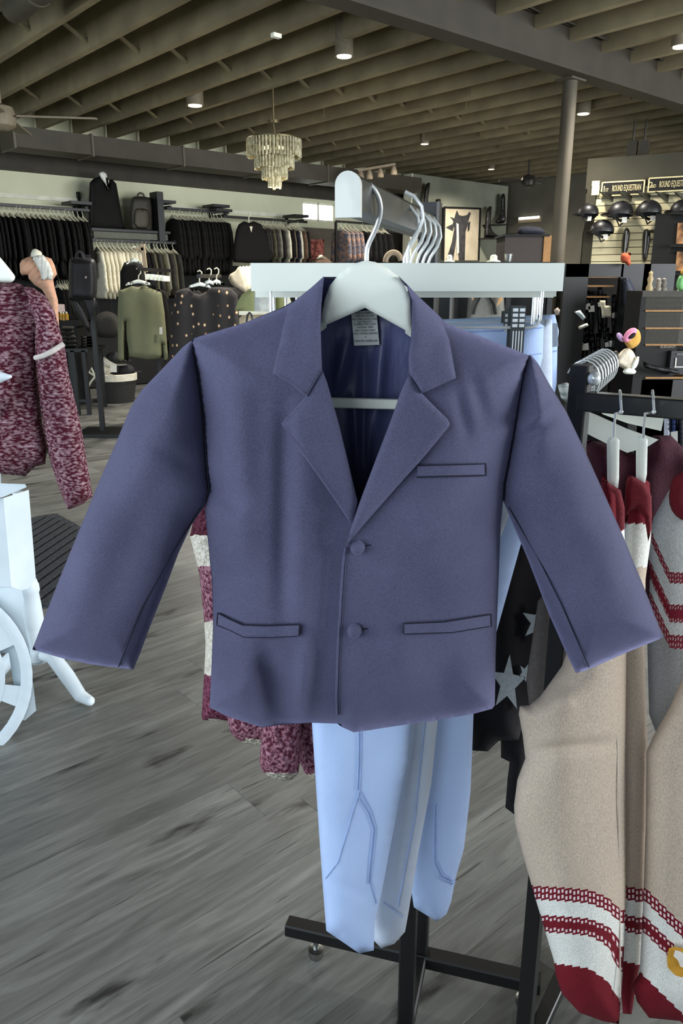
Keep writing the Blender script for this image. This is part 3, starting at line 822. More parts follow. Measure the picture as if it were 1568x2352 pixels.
# ------------------------------------------------------------------ clip hangers with white breeches
m_clip = M('dark_clip_steel', (84, 88, 88), 0.35, 0.5)
def clip_hanger():
    g = thing('clip_hanger', (0, 0, 0), 'x', 'hanger', 'white clip hangers on the rack arm')
    w2 = 0.1595
    poly = smooth_poly([(-w2, 0), (w2, 0), (w2, 0.0275), (-w2, 0.0275)], 0)
    cloth('bar', poly, 0.0, m_white, g, tf=0.001, th=0.010, edge=0.004, step=0.02, mapf=lambda x, y, d: Vector((x, d, y - 0.0275)))
    # hook: from the bar's middle up over the rack arm
    hk = [(0.0, 0), (0.0, 0.012), (0.0025, 0.019), (0.011, 0.032), (0.0145, 0.043), (0.013, 0.054), (0.005, 0.0635), (-0.004, 0.0675)]
    MB().tube([Vector((x, 0.004, z)) for x, z in hk], 0.002, 8).build('hook', m_chrome, g, True)
    wire = [(-0.140, -0.027), (-0.140, -0.055), (-0.137, -0.0615), (-0.130, -0.064), (0.130, -0.064), (0.137, -0.0615), (0.140, -0.055), (0.140, -0.027)]
    MB().tube([Vector((x, 0.005, z)) for x, z in wire], 0.0016, 8).build('wire', m_chrome, g, True)
    for s in (-1, 1):
        cx = 0.115 * s
        c = MB()
        for d in (-0.003, 0.013):
            c.box((cx, d, -0.066), (0.0145, 0.0016, 0.048))
        cp = c.build('clip', m_clip, g)
        c = MB()
        for k in range(4):
            for q in (-0.0035, 0.0035):
                c.box((cx + q, -0.0045, -0.046 - k * 0.0052), (0.0052, 0.002, 0.0032))
        for q in (-0.0045, -0.0015, 0.0015, 0.0045):
            c.box((cx + q, -0.0042, -0.078), (0.0013, 0.0016, 0.022))
        c.build('grip_ridges', m_chrome, cp)
    return g
ch0 = clip_hanger()
collect_kids()
CLIPS = []
hook_px = [(926, 601), (940, 600), (956, 600), (965, 600), (976, 599), (985, 599)]
ordw = ['nearest', 'second', 'third', 'fourth', 'fifth', 'farthest']
Ys = [0.82, 0.857, 0.893, 0.928, 0.963, 0.998]
for k, Yk in enumerate(Ys):
    o = ch0 if k == 0 else copy_tree(ch0)
    zt = P(940, 604, Ys[0]).z - (0.0 if k == 0 else 0.006 + 0.0006 * (k % 3))
    t = (Yk - capc.y) / AD.y
    o.location = (capc.x + AD.x * t + 0.006 + (0.011 if k == 0 else 0), Yk, zt)
    o.rotation_euler = (0, 0, math.radians((0, -1.5, -1, -2, -1, -2)[k]))
    o['label'] = 'white clip hanger on the rack arm, %s of six from the camera' % ordw[k]
    CLIPS.append(o)
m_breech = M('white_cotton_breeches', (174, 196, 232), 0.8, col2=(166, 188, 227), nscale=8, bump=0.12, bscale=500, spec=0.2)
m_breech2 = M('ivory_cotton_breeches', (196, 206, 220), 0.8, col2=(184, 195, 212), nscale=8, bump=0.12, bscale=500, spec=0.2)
m_bseam = M('breeches_seam', (158, 180, 222), 0.85)
def breech(label, poly, Y, mat, tf, tb, edge, rel=None):
    g = thing('riding_breeches', P(poly[0][0], 2150, Y), label, 'breeches', 'white breeches on the rack arm')
    cloth('leg', poly, Y, mat, g, tf=tf, tb=tb, edge=edge, step=13, relief=rel)
    return g
def onb(poly, Y, tf, edge, off=0.001):
    return lambda x, y: Y - tf * float(prof(dist_to(poly, np.array([float(x)]), np.array([float(y)])), edge)[0]) - off
B1 = [(735, 752), (1236, 740), (1248, 748), (1246, 820), (1225, 900), (1160, 1080), (1060, 1330), (985, 1540), (946, 1640), (936, 1750), (915, 1850), (895, 1950), (876, 2050), (860, 2120), (858, 2183), (825, 2190), (749, 2138), (742, 2050), (735, 1950), (725, 1800), (716, 1660), (716, 1200)]
B2 = [(900, 745), (1268, 733), (1268, 900), (1170, 1180), (1080, 1420), (1005, 1650), (990, 1800), (960, 1960), (938, 2095), (930, 2140), (905, 2168), (875, 2178), (858, 2160), (850, 2000), (850, 1600), (860, 1000)]
B3 = [(980, 735), (1274, 722), (1283, 760), (1280, 790), (1278, 880), (1240, 1080), (1200, 1235), (1146, 1430), (1087, 1640), (1083, 1750), (1080, 1820), (1065, 1950), (1045, 2020), (1036, 2070), (1025, 2100), (1003, 2117), (950, 2084), (930, 1950), (950, 1650), (960, 1300)]
brel = lambda X, Y, d: ridge(X, Y, 800, 1650, 780, 1850, 40, 0.004) + ridge(X, Y, 750, 2020, 850, 2060, 12, -0.003) + 0.0015 * np.sin(X * 0.05 + Y * 0.006)
Y1, Y2, Y3 = 0.865, 0.925, 0.985
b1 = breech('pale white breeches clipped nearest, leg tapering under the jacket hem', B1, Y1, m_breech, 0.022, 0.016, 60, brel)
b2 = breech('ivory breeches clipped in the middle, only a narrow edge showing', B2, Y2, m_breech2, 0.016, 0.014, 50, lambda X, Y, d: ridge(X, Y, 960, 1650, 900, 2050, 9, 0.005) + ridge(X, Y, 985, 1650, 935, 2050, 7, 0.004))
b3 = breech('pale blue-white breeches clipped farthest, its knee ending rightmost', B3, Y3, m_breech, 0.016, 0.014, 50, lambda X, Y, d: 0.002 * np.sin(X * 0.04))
f1_, f2, f3 = onb(B1, Y1, 0.022, 60, 0.0008), onb(B2, Y2, 0.016, 50, 0.004), onb(B3, Y3, 0.016, 50, 0.002)
f1 = lambda x, y: f1_(x, y) - float(brel(np.array([float(x)]), np.array([float(y)]), None)[0])
for pts in ([(830, 1650), (829, 1750), (826, 1815)], [(824, 1650), (823, 1750), (820, 1815)], [(826, 1815), (800, 1900), (776, 1980), (747, 2018)], [(826, 1815), (852, 1863), (864, 1903), (856, 1979), (851, 2024), (866, 2075)], [(822, 1830), (845, 1868), (857, 1905), (849, 1979), (845, 2030)]):
    seam(pts, 0, 0.0008, m_bseam, 'seam', parent=b1, yf=f1)
for pts in ([(975, 1662), (953, 1877), (912, 2087)], [(880, 2072), (924, 2107)]):
    seam(pts, 0, 0.0009, m_bseam, 'seam', parent=b2, yf=f2)
for pts in ([(998, 1841), (997, 1979), (1012, 2015), (1044, 2031)], [(1003, 1850), (1002, 1975), (1017, 2009), (1046, 2025)]):
    seam(pts, 0, 0.001, m_bseam, 'seam', parent=b3, yf=f3)
seam([(1000, 765), (1180, 757), (1245, 753)], 0, 0.0007, m_bseam, 'waistband_seam', parent=b1, yf=f1)
seam([(1020, 838), (1180, 822), (1243, 812)], 0, 0.0007, m_bseam, 'waistband_seam', parent=b1, yf=f1)
seam([(1250, 812), (1279, 806)], 0, 0.0008, m_bseam, 'waistband_seam', parent=b3, yf=f3)
cloth('belt_loop', [(1252, 744), (1280, 742), (1282, 795), (1254, 800)], Y3 - 0.018, m_breech2, b3, tf=0, th=0.003, step=10)

# ================================================================== RIGHT RACK WITH KNIT SWEATERS
RB = P(1331, 900, 1.0)
BD = Vector((math.cos(math.radians(34)), -math.sin(math.radians(34)), 0))     # along the top bar, to the right and towards the camera
BN = Vector((math.sin(math.radians(34)), math.cos(math.radians(34)), 0))
rk = thing('sweater_rack', (RB.x, RB.y, 0), 'black square-tube rack holding the beige and red sweaters at right', 'rack')
zt = P(1331, 838, 1.0).z
MB().bar((RB.x, RB.y, 0), (RB.x, RB.y, zt), 0.024, 0.024, 0.002, up=BD).build('post', m_black, rk)
zbar = P(1340, 920, 1.0).z
MB().bar(Vector((RB.x, RB.y, zbar)), Vector((RB.x, RB.y, zbar)) + BD * 0.9, 0.024, 0.024, 0.002).build('top_bar', m_tube, rk)
e2 = Vector((RB.x, RB.y, 0)) + BD * 0.9
MB().bar(e2, e2 + Vector((0, 0, zbar + 0.012)), 0.024, 0.024, 0.002, up=BD).build('post', m_black, rk)
for q in (Vector((RB.x, RB.y, 0)), e2):
    MB().bar(q - BN * 0.05 + Vector((0, 0, 0.02)), q + BN * 0.3 + Vector((0, 0, 0.02)), 0.026, 0.026, 0.002).build('foot', m_black, rk)
MB().ball((RB.x + 0.012, RB.y - 0.014, zbar + 0.03), 0.009).build('knob', m_chrome, rk, True)
fq = PZ(1243, 2272, 0.30)
arm0 = Vector((RB.x, RB.y, zt - 0.02))
MB().bar(arm0, arm0 + Vector((0.42, 0.90, 0)).normalized() * 0.34, 0.02, 0.026, 0.002).build('arm', m_black, rk)
# spare hangers bunched on the rear arm
m_ch2 = m_chrome
ADR = Vector((0.42, 0.90, 0)).normalized()
for k in range(8):
    c = arm0 + ADR * (0.02 + 0.030 * k)
    pts = []
    for j in range(15):
        a = math.radians(-70 + 20 * j + 0)
        pts.append(c + AN * (0.021 * math.sin(a)) + Vector((0, 0, -0.002 + 0.026 * math.cos(a) )))
    pts.append(pts[-1] + Vector((0, 0, -0.03)))
    tag(MB().tube(pts, 0.0014, 8).build('hanger_hook', m_ch2), 'chrome hook in the bunch beside the sweaters, %s counting from the camera' % ORD[k], 'hanger', 'bunched hanger hooks')

# knits
BEI, CRE, RED = (190, 174, 156), (222, 222, 214), (112, 26, 37)
LAT = [(2040, 2066, 2), (2107, 2117, 1), (2130, 2140, 1)]
STOPS = [(0, RED), (1205, CRE), (1305, BEI), (2038, RED), (2068, CRE), (2104, RED), (2142, CRE), (2212, RED)]
m_kn1 = band_mat('beige_varsity_knit', STOPS, LAT)
STOPS3 = STOPS[:-1] + [(2243, RED)]
m_kn3 = band_mat('beige_varsity_knit_hem', STOPS3, LAT)
m_kn4 = band_mat('grey_zigzag_knit', [(0, (196, 198, 196)), (1318, (122, 34, 48)), (1342, (196, 198, 196)), (1392, (122, 34, 48)), (1432, (196, 198, 196)), (1462, (122, 34, 48)), (1492, (150, 150, 148))], [(1320, 1340, 2), (1394, 1404, 1), (1422, 1432, 1), (1464, 1490, 2)], dotcol=(170, 140, 140), period=12)
def interp(xs, ys): return lambda x: float(np.interp(x, xs, ys))
g1 = interp([1180, 1229, 1299, 1353, 1395, 1424, 1440], [-4, 0, 4, 9, 26, 54, 56])
R1 = [(1385, 1085), (1396, 1108), (1425, 1128), (1433, 1200), (1437, 1330), (1438, 1480), (1436, 1700), (1438, 1900), (1437, 2050), (1434, 2160), (1430, 2230), (1425, 2300), (1421, 2352), (1385, 2346), (1330, 2326), (1290, 2282), (1276, 2240), (1272, 2208),
      (1246, 2120), (1222, 2040), (1200, 1960), (1182, 1890), (1180, 1850), (1188, 1790), (1206, 1742), (1200, 1690), (1191, 1640), (1193, 1622), (1215, 1620), (1240, 1600), (1290, 1530), (1330, 1420), (1352, 1250)]
def vmap(g, lim=1900):
    return lambda x, y: (x / 1000, (y - (g(x) if y > lim else 0)) / 1000)
sw1 = thing('knit_sweater', P(1350, 2340, 0.86), 'beige knit sweater with red banded cuff, nearest the navy sleeve', 'sweater', 'beige sweaters on the right rack')
krel = lambda X, Y, d: 0.004 * np.sin(Y * 0.012 + X * 0.01) + ridge(X, Y, 1215, 1725, 1420, 1705, 14, -0.008) + ridge(X, Y, 1225, 1640, 1320, 1600, 26, 0.008) + ridge(X, Y, 1300, 1560, 1310, 2100, 60, 0.012)
def uv1(x, y):
    k = min(1.0, max(0.0, (y - 2142) / 70.0))
    return (x / 1000, (y - (g1(x) * (1 + 0.7 * k) if y > 1900 else 0)) / 1000)
cloth('sleeve', R1, 0.865, m_kn1, sw1, tf=0.045, tb=0.03, edge=85, step=9, relief=krel, uvf=uv1)
m_knseam = M('knit_seam', (226, 218, 204), 0.95)
seam([(1415, 1500), (1419, 1800), (1423, 2050), (1424, 2290)], 0, 0.0009, M('beige_chain_stitch', (205, 192, 176), 0.95), 'side_seam', parent=sw1, yf=lambda x, y: 0.865 - 0.027)
R2 = [(1436, 1105), (1470, 1092), (1491, 1108), (1497, 1180), (1494, 1240), (1482, 1330), (1479, 1480), (1482, 1600), (1486, 1700), (1482, 1900), (1478, 2060), (1472, 2200), (1464, 2240), (1450, 2330), (1430, 2328), (1418, 2200), (1424, 1500), (1430, 1250)]
sw2 = thing('knit_sweater', P(1450, 2330, 0.92), 'beige knit sweater on the right rack, narrow edge between two others', 'sweater', 'beige sweaters on the right rack')
cloth('sleeve', R2, 0.915, m_kn1, sw2, tf=0.022, tb=0.02, edge=30, step=8, uvf=lambda x, y: (x / 1000, (y - (0.2 * (x - 1437) if y > 1900 else 0)) / 1000))
R3 = [(1568, 1555), (1640, 1420), (1720, 1420), (1760, 2200), (1700, 2440), (1560, 2345), (1490, 2338), (1462, 2300), (1452, 2262), (1468, 2235), (1474, 2120), (1477, 2058), (1482, 1900), (1484, 1725), (1500, 1690), (1540, 1620)]
sw3 = thing('knit_sweater', P(1600, 2340, 0.85), 'beige knit sweater with gold emblem near its hem, at the right edge', 'sweater', 'beige sweaters on the right rack')
g3 = lambda x: (x - 1477) * 0.98
cloth('body', R3, 0.88, m_kn3, sw3, tf=0.04, tb=0.03, edge=80, step=10, relief=lambda X, Y, d: 0.003 * np.sin(Y * 0.014), uvf=lambda x, y: (x / 1000, (y - (g3(x) if y > 1850 else 0)) / 1000))
m_gold = M('gold_embroidery', (205, 150, 50), 0.6, bump=0.5, bscale=600)
yem = 0.88 - 0.046
em = cloth('emblem', [(1536, 2178), (1548, 2174), (1568, 2178), (1588, 2200), (1585, 2230), (1565, 2245), (1550, 2240), (1533, 2222), (1531, 2200)], yem, m_gold, sw3, tf=0, th=0.002, step=6)
cloth('emblem_inset', [(1550, 2182), (1565, 2186), (1578, 2205), (1574, 2225), (1562, 2220), (1556, 2205), (1546, 2196)], yem - 0.0015, M('cream_embroidery', (225, 220, 210), 0.7), em, tf=0, th=0.002, step=5)
# grey sweater with maroon zigzags, behind
R4 = [(1488, 1240), (1500, 1190), (1540, 1118), (1568, 1082), (1640, 1060), (1760, 1060), (1760, 1720), (1520, 1720), (1490, 1640), (1486, 1480), (1492, 1330)]
sw4 = thing('knit_sweater', P(1600, 1700, 0.98), 'grey knit sweater with maroon zigzag bands behind the beige ones', 'sweater')
gz = lambda x, y: (x / 1000, (y - max(0.0, (1538 - x)) * -2.2 ) / 1000)
cloth('body', R4, 0.985, m_kn4, sw4, tf=0.03, tb=0.02, edge=70, step=9, uvf=gz)
m_redrib = M('red_rib_knit', (116, 28, 38), 0.9, nscale=60, bump=0.5, bscale=300, stretch=(1, 1, 6))
cloth('collar', smooth_poly([(1534, 1150), (1540, 1105), (1556, 1085), (1600, 1080), (1640, 1120), (1620, 1200), (1570, 1198), (1545, 1180)], 1), 0.945, m_redrib, sw4, tf=0.012, tb=0.01, edge=30, step=8)
# maroon garments hanging beyond
m_mar = M('dark_maroon_knit', (66, 26, 40), 0.95, nscale=200, bump=0.3, bscale=400)
for lab, poly, Y in (('dark maroon sweater draped on a white hanger behind the red collars', [(1345, 1010), (1400, 1018), (1480, 1050), (1500, 1000), (1540, 1000), (1600, 1060), (1600, 1500), (1500, 1500), (1470, 1300), (1380, 1300), (1350, 1120)], 1.09),):
    g = thing('maroon_sweater', P(1450, 1500, Y), lab, 'sweater')
    cloth('body', poly, Y, m_mar, g, tf=0.035, tb=0.03, edge=80, step=12, relief=lambda X, Y, d: 0.006 * np.sin(X * 0.06))
g = thing('suit_hanger', P(1430, 1000, 1.05), 'broad white hanger tilted behind the black rack bar', 'hanger')
cloth('hanger_body', [(1349, 997), (1352, 946), (1372, 954), (1440, 985), (1512, 1010), (1487, 1026), (1440, 1040), (1395, 1020)], 1.045, m_white, g, tf=0.0, th=0.012, step=12)
cloth('clip_bar', [(1370, 940), (1525, 945), (1524, 960), (1518, 990), (1440, 972), (1385, 952)], 1.06, m_white, g, tf=0, th=0.01, step=12)
for lab, pts, hx in (('white hanger seen end-on, left of the pair in the red-collared sweaters', [(1393, 1012), (1400, 1004), (1417, 1005), (1422, 1012), (1421, 1100), (1419, 1122), (1394, 1108)], 1409), ('white hanger seen end-on, right of the pair in the red-collared sweaters', [(1460, 1008), (1468, 1000), (1482, 1001), (1487, 1010), (1485, 1090), (1481, 1110), (1460, 1098)], 1477)):
    Yh = 0.93
    g = thing('suit_hanger', P(hx, 1010, Yh), lab, 'hanger', 'end-on hangers on the right rack')
    cloth('hanger_end', pts, Yh - 0.05 if hx < 1440 else Yh - 0.035, m_white, g, tf=0.002, th=0.03, edge=5, step=6)
    tx = 1425 if hx < 1440 else 1500
    hp = [(hx, 1005), (hx + 2, 975), (hx + 5, 940), (tx - 3, 930)]
    MB().tube([P(hx, 1006, Yh - 0.04), P(hx + 1, 980, Yh - 0.03), P(hx + 4, 950, Yh - 0.02), P(tx + 2, 947, Yh + 0.012)], 0.0015, 8).build('hook_stem', m_chrome, g, True)
    MB().tube([P(tx + 2, 946, Yh - 0.012), P(tx, 920, Yh - 0.014), P(tx - 1, 904, Yh - 0.006), P(tx - 2, 897, Yh + 0.012), P(tx - 3, 903, Yh + 0.04)], 0.0016, 8).build('hook', m_chrome, g, True)
    MB().ball(P(tx + 1, 946, Yh - 0.012), 0.0028).build('hook_tip', m_chrome, g, True)
for k, (pp, lab, rr) in enumerate(((R1, '', 1410), (R2, '', 1465))):
    sw = (sw1, sw2)[k]
    if k == 0: cp = [(1388, 1095), (1400, 1112), (1425, 1126), (1434, 1165), (1434, 1215), (1420, 1225), (1380, 1190)]; Yc = 0.845
    else: cp = [(1436, 1120), (1442, 1090), (1462, 1098), (1482, 1112), (1496, 1140), (1496, 1215), (1488, 1245), (1480, 1190), (1462, 1168), (1444, 1175), (1436, 1215)]; Yc = 0.885
    cloth('collar', cp, Yc, m_redrib, sw, tf=0.006, tb=0.006, edge=14, step=6)

# black star sweater and other garments under the navy jacket's right side
m_blackknit = M('black_knit', (24, 22, 26), 0.95, nscale=200, bump=0.3, bscale=500)
ST = [(1100, 1300), (1205, 1225), (1255, 1300), (1285, 1420), (1312, 1560), (1290, 1600), (1225, 1640), (1205, 1650), (1190, 1700), (1145, 1702), (1120, 1726), (1085, 1724), (1070, 1660), (1080, 1400)]
g = thing('star_sweater', P(1170, 1720, 1.12), 'black knit sweater with pale stars between the jacket and right rack', 'sweater')
cloth('body', ST, 1.12, m_blackknit, g, tf=0.03, tb=0.03, edge=60, step=11, relief=lambda X, Y, d: 0.006 * np.sin(X * 0.05))
m_star = M('pale_grey_star', (168, 176, 178), 0.95, nscale=120, bump=0.3, bscale=400)
def starpoly(cx, cy, R, r, rot, sq=1.0):
    return [(cx + (R if k % 2 == 0 else r) * math.sin(rot + k * math.pi / 5) * sq, cy - (R if k % 2 == 0 else r) * math.cos(rot + k * math.pi / 5)) for k in range(10)]
for cx, cy, R, rot, sq in ((1236, 1430, 46, 0.2, 0.9), (1166, 1570, 68, 0.1, 0.62), (1205, 1545, 22, 0.5, 0.7)):
    cloth('star', starpoly(cx, cy, R, R * 0.42, rot, sq), 1.083, m_star, g, tf=0, th=0.004, step=8)
g = tag(cloth('taupe_sweater', [(1235, 1380), (1262, 1350), (1300, 1480), (1312, 1560), (1270, 1600), (1235, 1625), (1214, 1618), (1208, 1560)], 1.045, M('taupe_knit', (104, 98, 94), 0.95, nscale=150, bump=0.3), None, tf=0.015, tb=0.012, edge=30, step=9), 'taupe knit sweater edge beside the black star sweater', 'sweater')
g = tag(cloth('black_sweater', [(1085, 1600), (1215, 1600), (1270, 1570), (1265, 1650), (1220, 1740), (1205, 1790), (1205, 1850), (1190, 1878), (1160, 1855), (1165, 1790), (1170, 1750), (1150, 1740), (1150, 1700), (1085, 1715)], 1.19, m_blackknit, None, tf=0.03, tb=0.02, edge=50, step=12), 'plain black sweater sleeve hanging lowest behind the star sweater', 'sweater')

# ================================================================== FUZZY MAROON SWEATERS BEHIND THE JACKET
def fuzzy_bands(name, stops):
    m, nt, b, N, L = new_mat(name)
    b.inputs['Roughness'].default_value = 0.95; b.inputs['Specular IOR Level'].default_value = 0.1
    uvn = N.new('ShaderNodeUVMap'); sp = N.new('ShaderNodeSeparateXYZ'); L.new(uvn.outputs[0], sp.inputs[0])
    tc = N.new('ShaderNodeTexCoord')
    n1 = N.new('ShaderNodeTexNoise'); n1.inputs['Scale'].default_value = 190; n1.inputs['Detail'].default_value = 4
    n2 = N.new('ShaderNodeTexNoise'); n2.inputs['Scale'].default_value = 25
    L.new(tc.outputs['Object'], n1.inputs['Vector']); L.new(tc.outputs['Object'], n2.inputs['Vector'])
    V = math_node(N, L, 'ADD', math_node(N, L, 'MULTIPLY', sp.outputs[1], 1000.0), math_node(N, L, 'MULTIPLY', math_node(N, L, 'SUBTRACT', n2.outputs['Fac'], 0.5), 30.0))
    prev = None
    for row, ca, cb in stops:
        r = N.new('ShaderNodeValToRGB'); e = r.color_ramp.elements
        e[0].position = 0.4; e[0].color = lin(ca); e[1].position = 0.68; e[1].color = lin(cb)
        L.new(n1.outputs['Fac'], r.inputs['Fac'])
        if prev is None: prev = r.outputs[0]; continue
        mx = N.new('ShaderNodeMix'); mx.data_type = 'RGBA'
        L.new(math_node(N, L, 'GREATER_THAN', V, float(row)), mx.inputs[0]); L.new(prev, mx.inputs[6]); L.new(r.outputs[0], mx.inputs[7]); prev = mx.outputs[2]
    L.new(prev, b.inputs['Base Color'])
    bp = N.new('ShaderNodeBump'); bp.inputs['Strength'].default_value = 0.9; bp.inputs['Distance'].default_value = 0.008
    L.new(n1.outputs['Fac'], bp.inputs['Height']); L.new(bp.outputs[0], b.inputs['Normal'])
    return m
MA, MP, CM, CC = (86, 36, 50), (182, 134, 150), (196, 188, 172), (230, 226, 214)
m_fz = fuzzy_bands('maroon_cream_boucle', [(0, (60, 24, 36), (112, 60, 76)), (1232, CM, CC), (1302, MA, MP), (1425, CM, CC), (1552, MA, (140, 84, 108)), (1652, CM, CC)])
m_fz2 = fuzzy_bands('maroon_boucle_cuff', [(0, MA, MP), (1698, (150, 140, 120), CC)])
m_fz3 = fuzzy_bands('maroon_boucle_cuff_low', [(0, MA, MP), (1778, (150, 140, 120), CC)])
g = thing('fuzzy_sweater', P(600, 1660, 1.10), 'fuzzy sweater striped maroon and cream behind the jacket, left one', 'sweater', 'fuzzy striped sweaters')
cloth('body', [(448, 1175), (470, 1150), (760, 1150), (760, 1660), (500, 1658), (465, 1654), (463, 1640), (468, 1560), (472, 1480), (468, 1420), (458, 1320), (446, 1270), (436, 1232)], 1.10, m_fz, g, tf=0.04, tb=0.03, edge=60, step=8, relief=lambda X, Y, d: 0.003 * np.sin(X * 0.2) * np.sin(Y * 0.17))
lump = lambda X, Y, d: 0.003 * np.sin(X * 0.21 + 0.1 * Y) * np.sin(Y * 0.16)
cloth('sleeve', smooth_poly([(520, 1560), (690, 1560), (692, 1690), (655, 1712), (600, 1716), (548, 1704), (522, 1672)], 1), 1.06, m_fz2, g, tf=0.03, tb=0.02, edge=40, step=6, relief=lump)
g = thing('fuzzy_sweater', P(680, 1790, 1.05), 'fuzzy sweater striped maroon and cream behind the jacket, beside the breeches', 'sweater', 'fuzzy striped sweaters')
cloth('sleeve', smooth_poly([(607, 1600), (692, 1600), (692, 1770), (665, 1796), (622, 1788), (594, 1764), (600, 1700)], 1), 1.00, m_fz3, g, tf=0.032, tb=0.02, edge=38, step=6, relief=lump)
cloth('body', [(686, 1450), (800, 1450), (800, 1792), (735, 1796), (700, 1776), (688, 1750)], 1.05, m_fz3, g, tf=0.025, tb=0.02, edge=35, step=8, relief=lump)

# ================================================================== LEFT FOREGROUND
m_fz_left = fuzzy_mat('maroon_pink_fleece', (80, 28, 42), (196, 164, 172), 95, 0.44, 0.74, (1, 1, 2.2), 0.9)
m_fz_dark = fuzzy_mat('maroon_fleece', (78, 24, 40), (120, 52, 70), 70, 0.45, 0.75, (1, 1, 2.0), 0.7)
YS = 1.85
g = thing('fleece_sweater', P(60, 1110, YS), 'maroon and pink heathered fleece sweater hanging at the left edge', 'sweater')
MS = [(-120, 655), (-40, 640), (0, 648), (40, 650), (78, 662), (105, 680), (125, 715), (140, 765), (150, 800), (146, 830), (160, 870), (175, 930), (190, 1000), (203, 1080), (213, 1140), (190, 1158), (156, 1171), (135, 1120), (118, 1070), (108, 1030), (104, 1066), (80, 1072), (58, 1094), (20, 1090), (-20, 1085), (-120, 1090)]
BODY = [(-120, 655), (-40, 640), (0, 648), (40, 650), (70, 660), (95, 700), (84, 780), (84, 860), (95, 960), (108, 1030), (104, 1066), (80, 1072), (58, 1094), (20, 1090), (-20, 1085), (-120, 1090)]
SLV = [(52, 654), (78, 662), (105, 680), (125, 715), (140, 765), (150, 805), (158, 860), (175, 930), (190, 1000), (203, 1080), (213, 1140), (190, 1158), (156, 1171), (135, 1120), (118, 1070), (104, 1010), (92, 930), (84, 860), (80, 800), (78, 740)]
cloth('body', BODY, YS, m_fz_left, g, tf=0.05, tb=0.05, edge=60, step=9, relief=lambda X, Y, d: 0.006 * np.sin(X * 0.07 + 1))
cloth('sleeve', SLV, YS - 0.02, m_fz_left, g, tf=0.05, tb=0.03, edge=34, step=8, relief=lambda X, Y, d: 0.004 * np.sin(Y * 0.03))
MB().tube([P(81, 822, YS - 0.065), P(100, 817, YS - 0.075), P(122, 806, YS - 0.075), P(146, 790, YS - 0.06)], 0.006, 8).build('trim_cord', M('cream_cord', (216, 208, 200), 0.9, bump=0.6, bscale=300), g, True)
g = thing('suit_hanger', P(0, 640, YS - 0.06), 'pale blue-white hanger arm above the maroon fleece sweater', 'hanger')
cloth('hanger_arm', smooth_poly([(-60, 540), (-20, 570), (0, 590), (30, 627), (36, 637), (30, 647), (18, 650), (0, 649), (-60, 640)], 1), YS - 0.09, m_white, g, tf=0.008, tb=0.008, edge=14, step=7)

# white newel post display stand
c = P(-6, 1100, 2.05)
g = thing('newel_post_stand', (c.x, c.y, 0), 'white turned newel post with ball finial at the left edge', 'post')
def zpx(py, Y=2.05): return P(-6, py, Y).z
k_ = 2.05 / 1790
MB().box((c.x, c.y, (zpx(578) + zpx(1010)) / 2), (0.076, 0.076, zpx(578) - zpx(1010)), bev=0.006).build('shaft', m_cream, g)
MB().lathe((c.x - 0.02, c.y, 0), [(0.012, zpx(1118)), (0.012, zpx(1008))], 12).build('foot_rod', m_cream, g, True)
MB().lathe((c.x, c.y, 0), [(0.045, zpx(585)), (0.030, zpx(570)), (0.026, zpx(560)), (0.020, zpx(553)), (0.030, zpx(547)), (0.035, zpx(538)), (0.037, zpx(530)), (0.036, zpx(525)), (0.032, zpx(521)), (0.0345, zpx(517)), (0.036, zpx(512)), (0.034, zpx(506)), (0.030, zpx(501)), (0.022, zpx(496)), (0.004, zpx(494))], 24).build('finial', m_cream, g, True)

# white cart: top, square column, wheel panel
YC = 2.02
m_wcart = M('white_cart_paint', (216, 228, 234), 0.45, nscale=8, col2=(206, 219, 226))
g = thing('white_cart', PZ(40, 1660, 0), 'white wooden cart with a wheel-shaped side at the left edge', 'cart')
cloth('top_board', [(-60, 1108), (58, 1112), (61, 1119), (6, 1142), (-60, 1152)], YC - 0.02, m_wcart, g, tf=0, th=0.05, step=20)
cloth('front_panel', [(-60, 1150), (8, 1144), (26, 1347), (-60, 1350)], YC, m_wcart, g, tf=0, th=0.02, step=30)
cloth('side_panel', [(8, 1144), (66, 1125), (82, 1325), (80, 1333), (64, 1352), (48, 1356), (26, 1347)], lambda X, Y: YC + (X - 8) * 0.002, m_wcart, g, tf=0, th=0.02, step=24)
cloth('leg', [(-60, 1348), (26, 1347), (50, 1357), (55, 1378), (52, 1410), (62, 1460), (68, 1485), (72, 1560), (76, 1570), (83, 1632), (57, 1655), (40, 1652), (36, 1600), (20, 1500), (-60, 1500)], YC + 0.01, m_wcart, g, tf=0, th=0.06, step=22)
wc, R_ = (-138.0, 1557.0), 213.0
def ring_poly(r0, r1, a0, a1, n=24):
    return [(wc[0] + r1 * math.cos(a), wc[1] + r1 * math.sin(a)) for a in np.linspace(a0, a1, n)] + [(wc[0] + r0 * math.cos(a), wc[1] + r0 * math.sin(a)) for a in np.linspace(a1, a0, n)]
cloth('wheel_rim', ring_poly(186, 213, -1.5, 1.5), YC - 0.03, m_wcart, g, tf=0.004, th=0.03, edge=6, step=12)
cloth('wheel_hub', ring_poly(40, 150, -1.5, 1.5), YC - 0.03, m_wcart, g, tf=0.004, th=0.03, edge=6, step=16)
for a0, a1 in ((-1.5, -1.0), (-0.72, -0.42), (0.1, 0.36), (0.8, 1.5)):
    cloth('spoke', ring_poly(145, 190, a0, a1, 8), YC - 0.029, m_wcart, g, tf=0, th=0.028, step=12)
cloth('pointed_arm', [(-60, 850), (0, 853), (27, 862), (28, 867), (0, 880), (-60, 888)], YS - 0.16, m_wcart, g, tf=0.002, tb=0.012, edge=8, step=8)
MB().bar(P(-14, 870, YS - 0.15), P(-8, 1112, YC), 0.02, 0.02).build('upright', m_wcart, g)
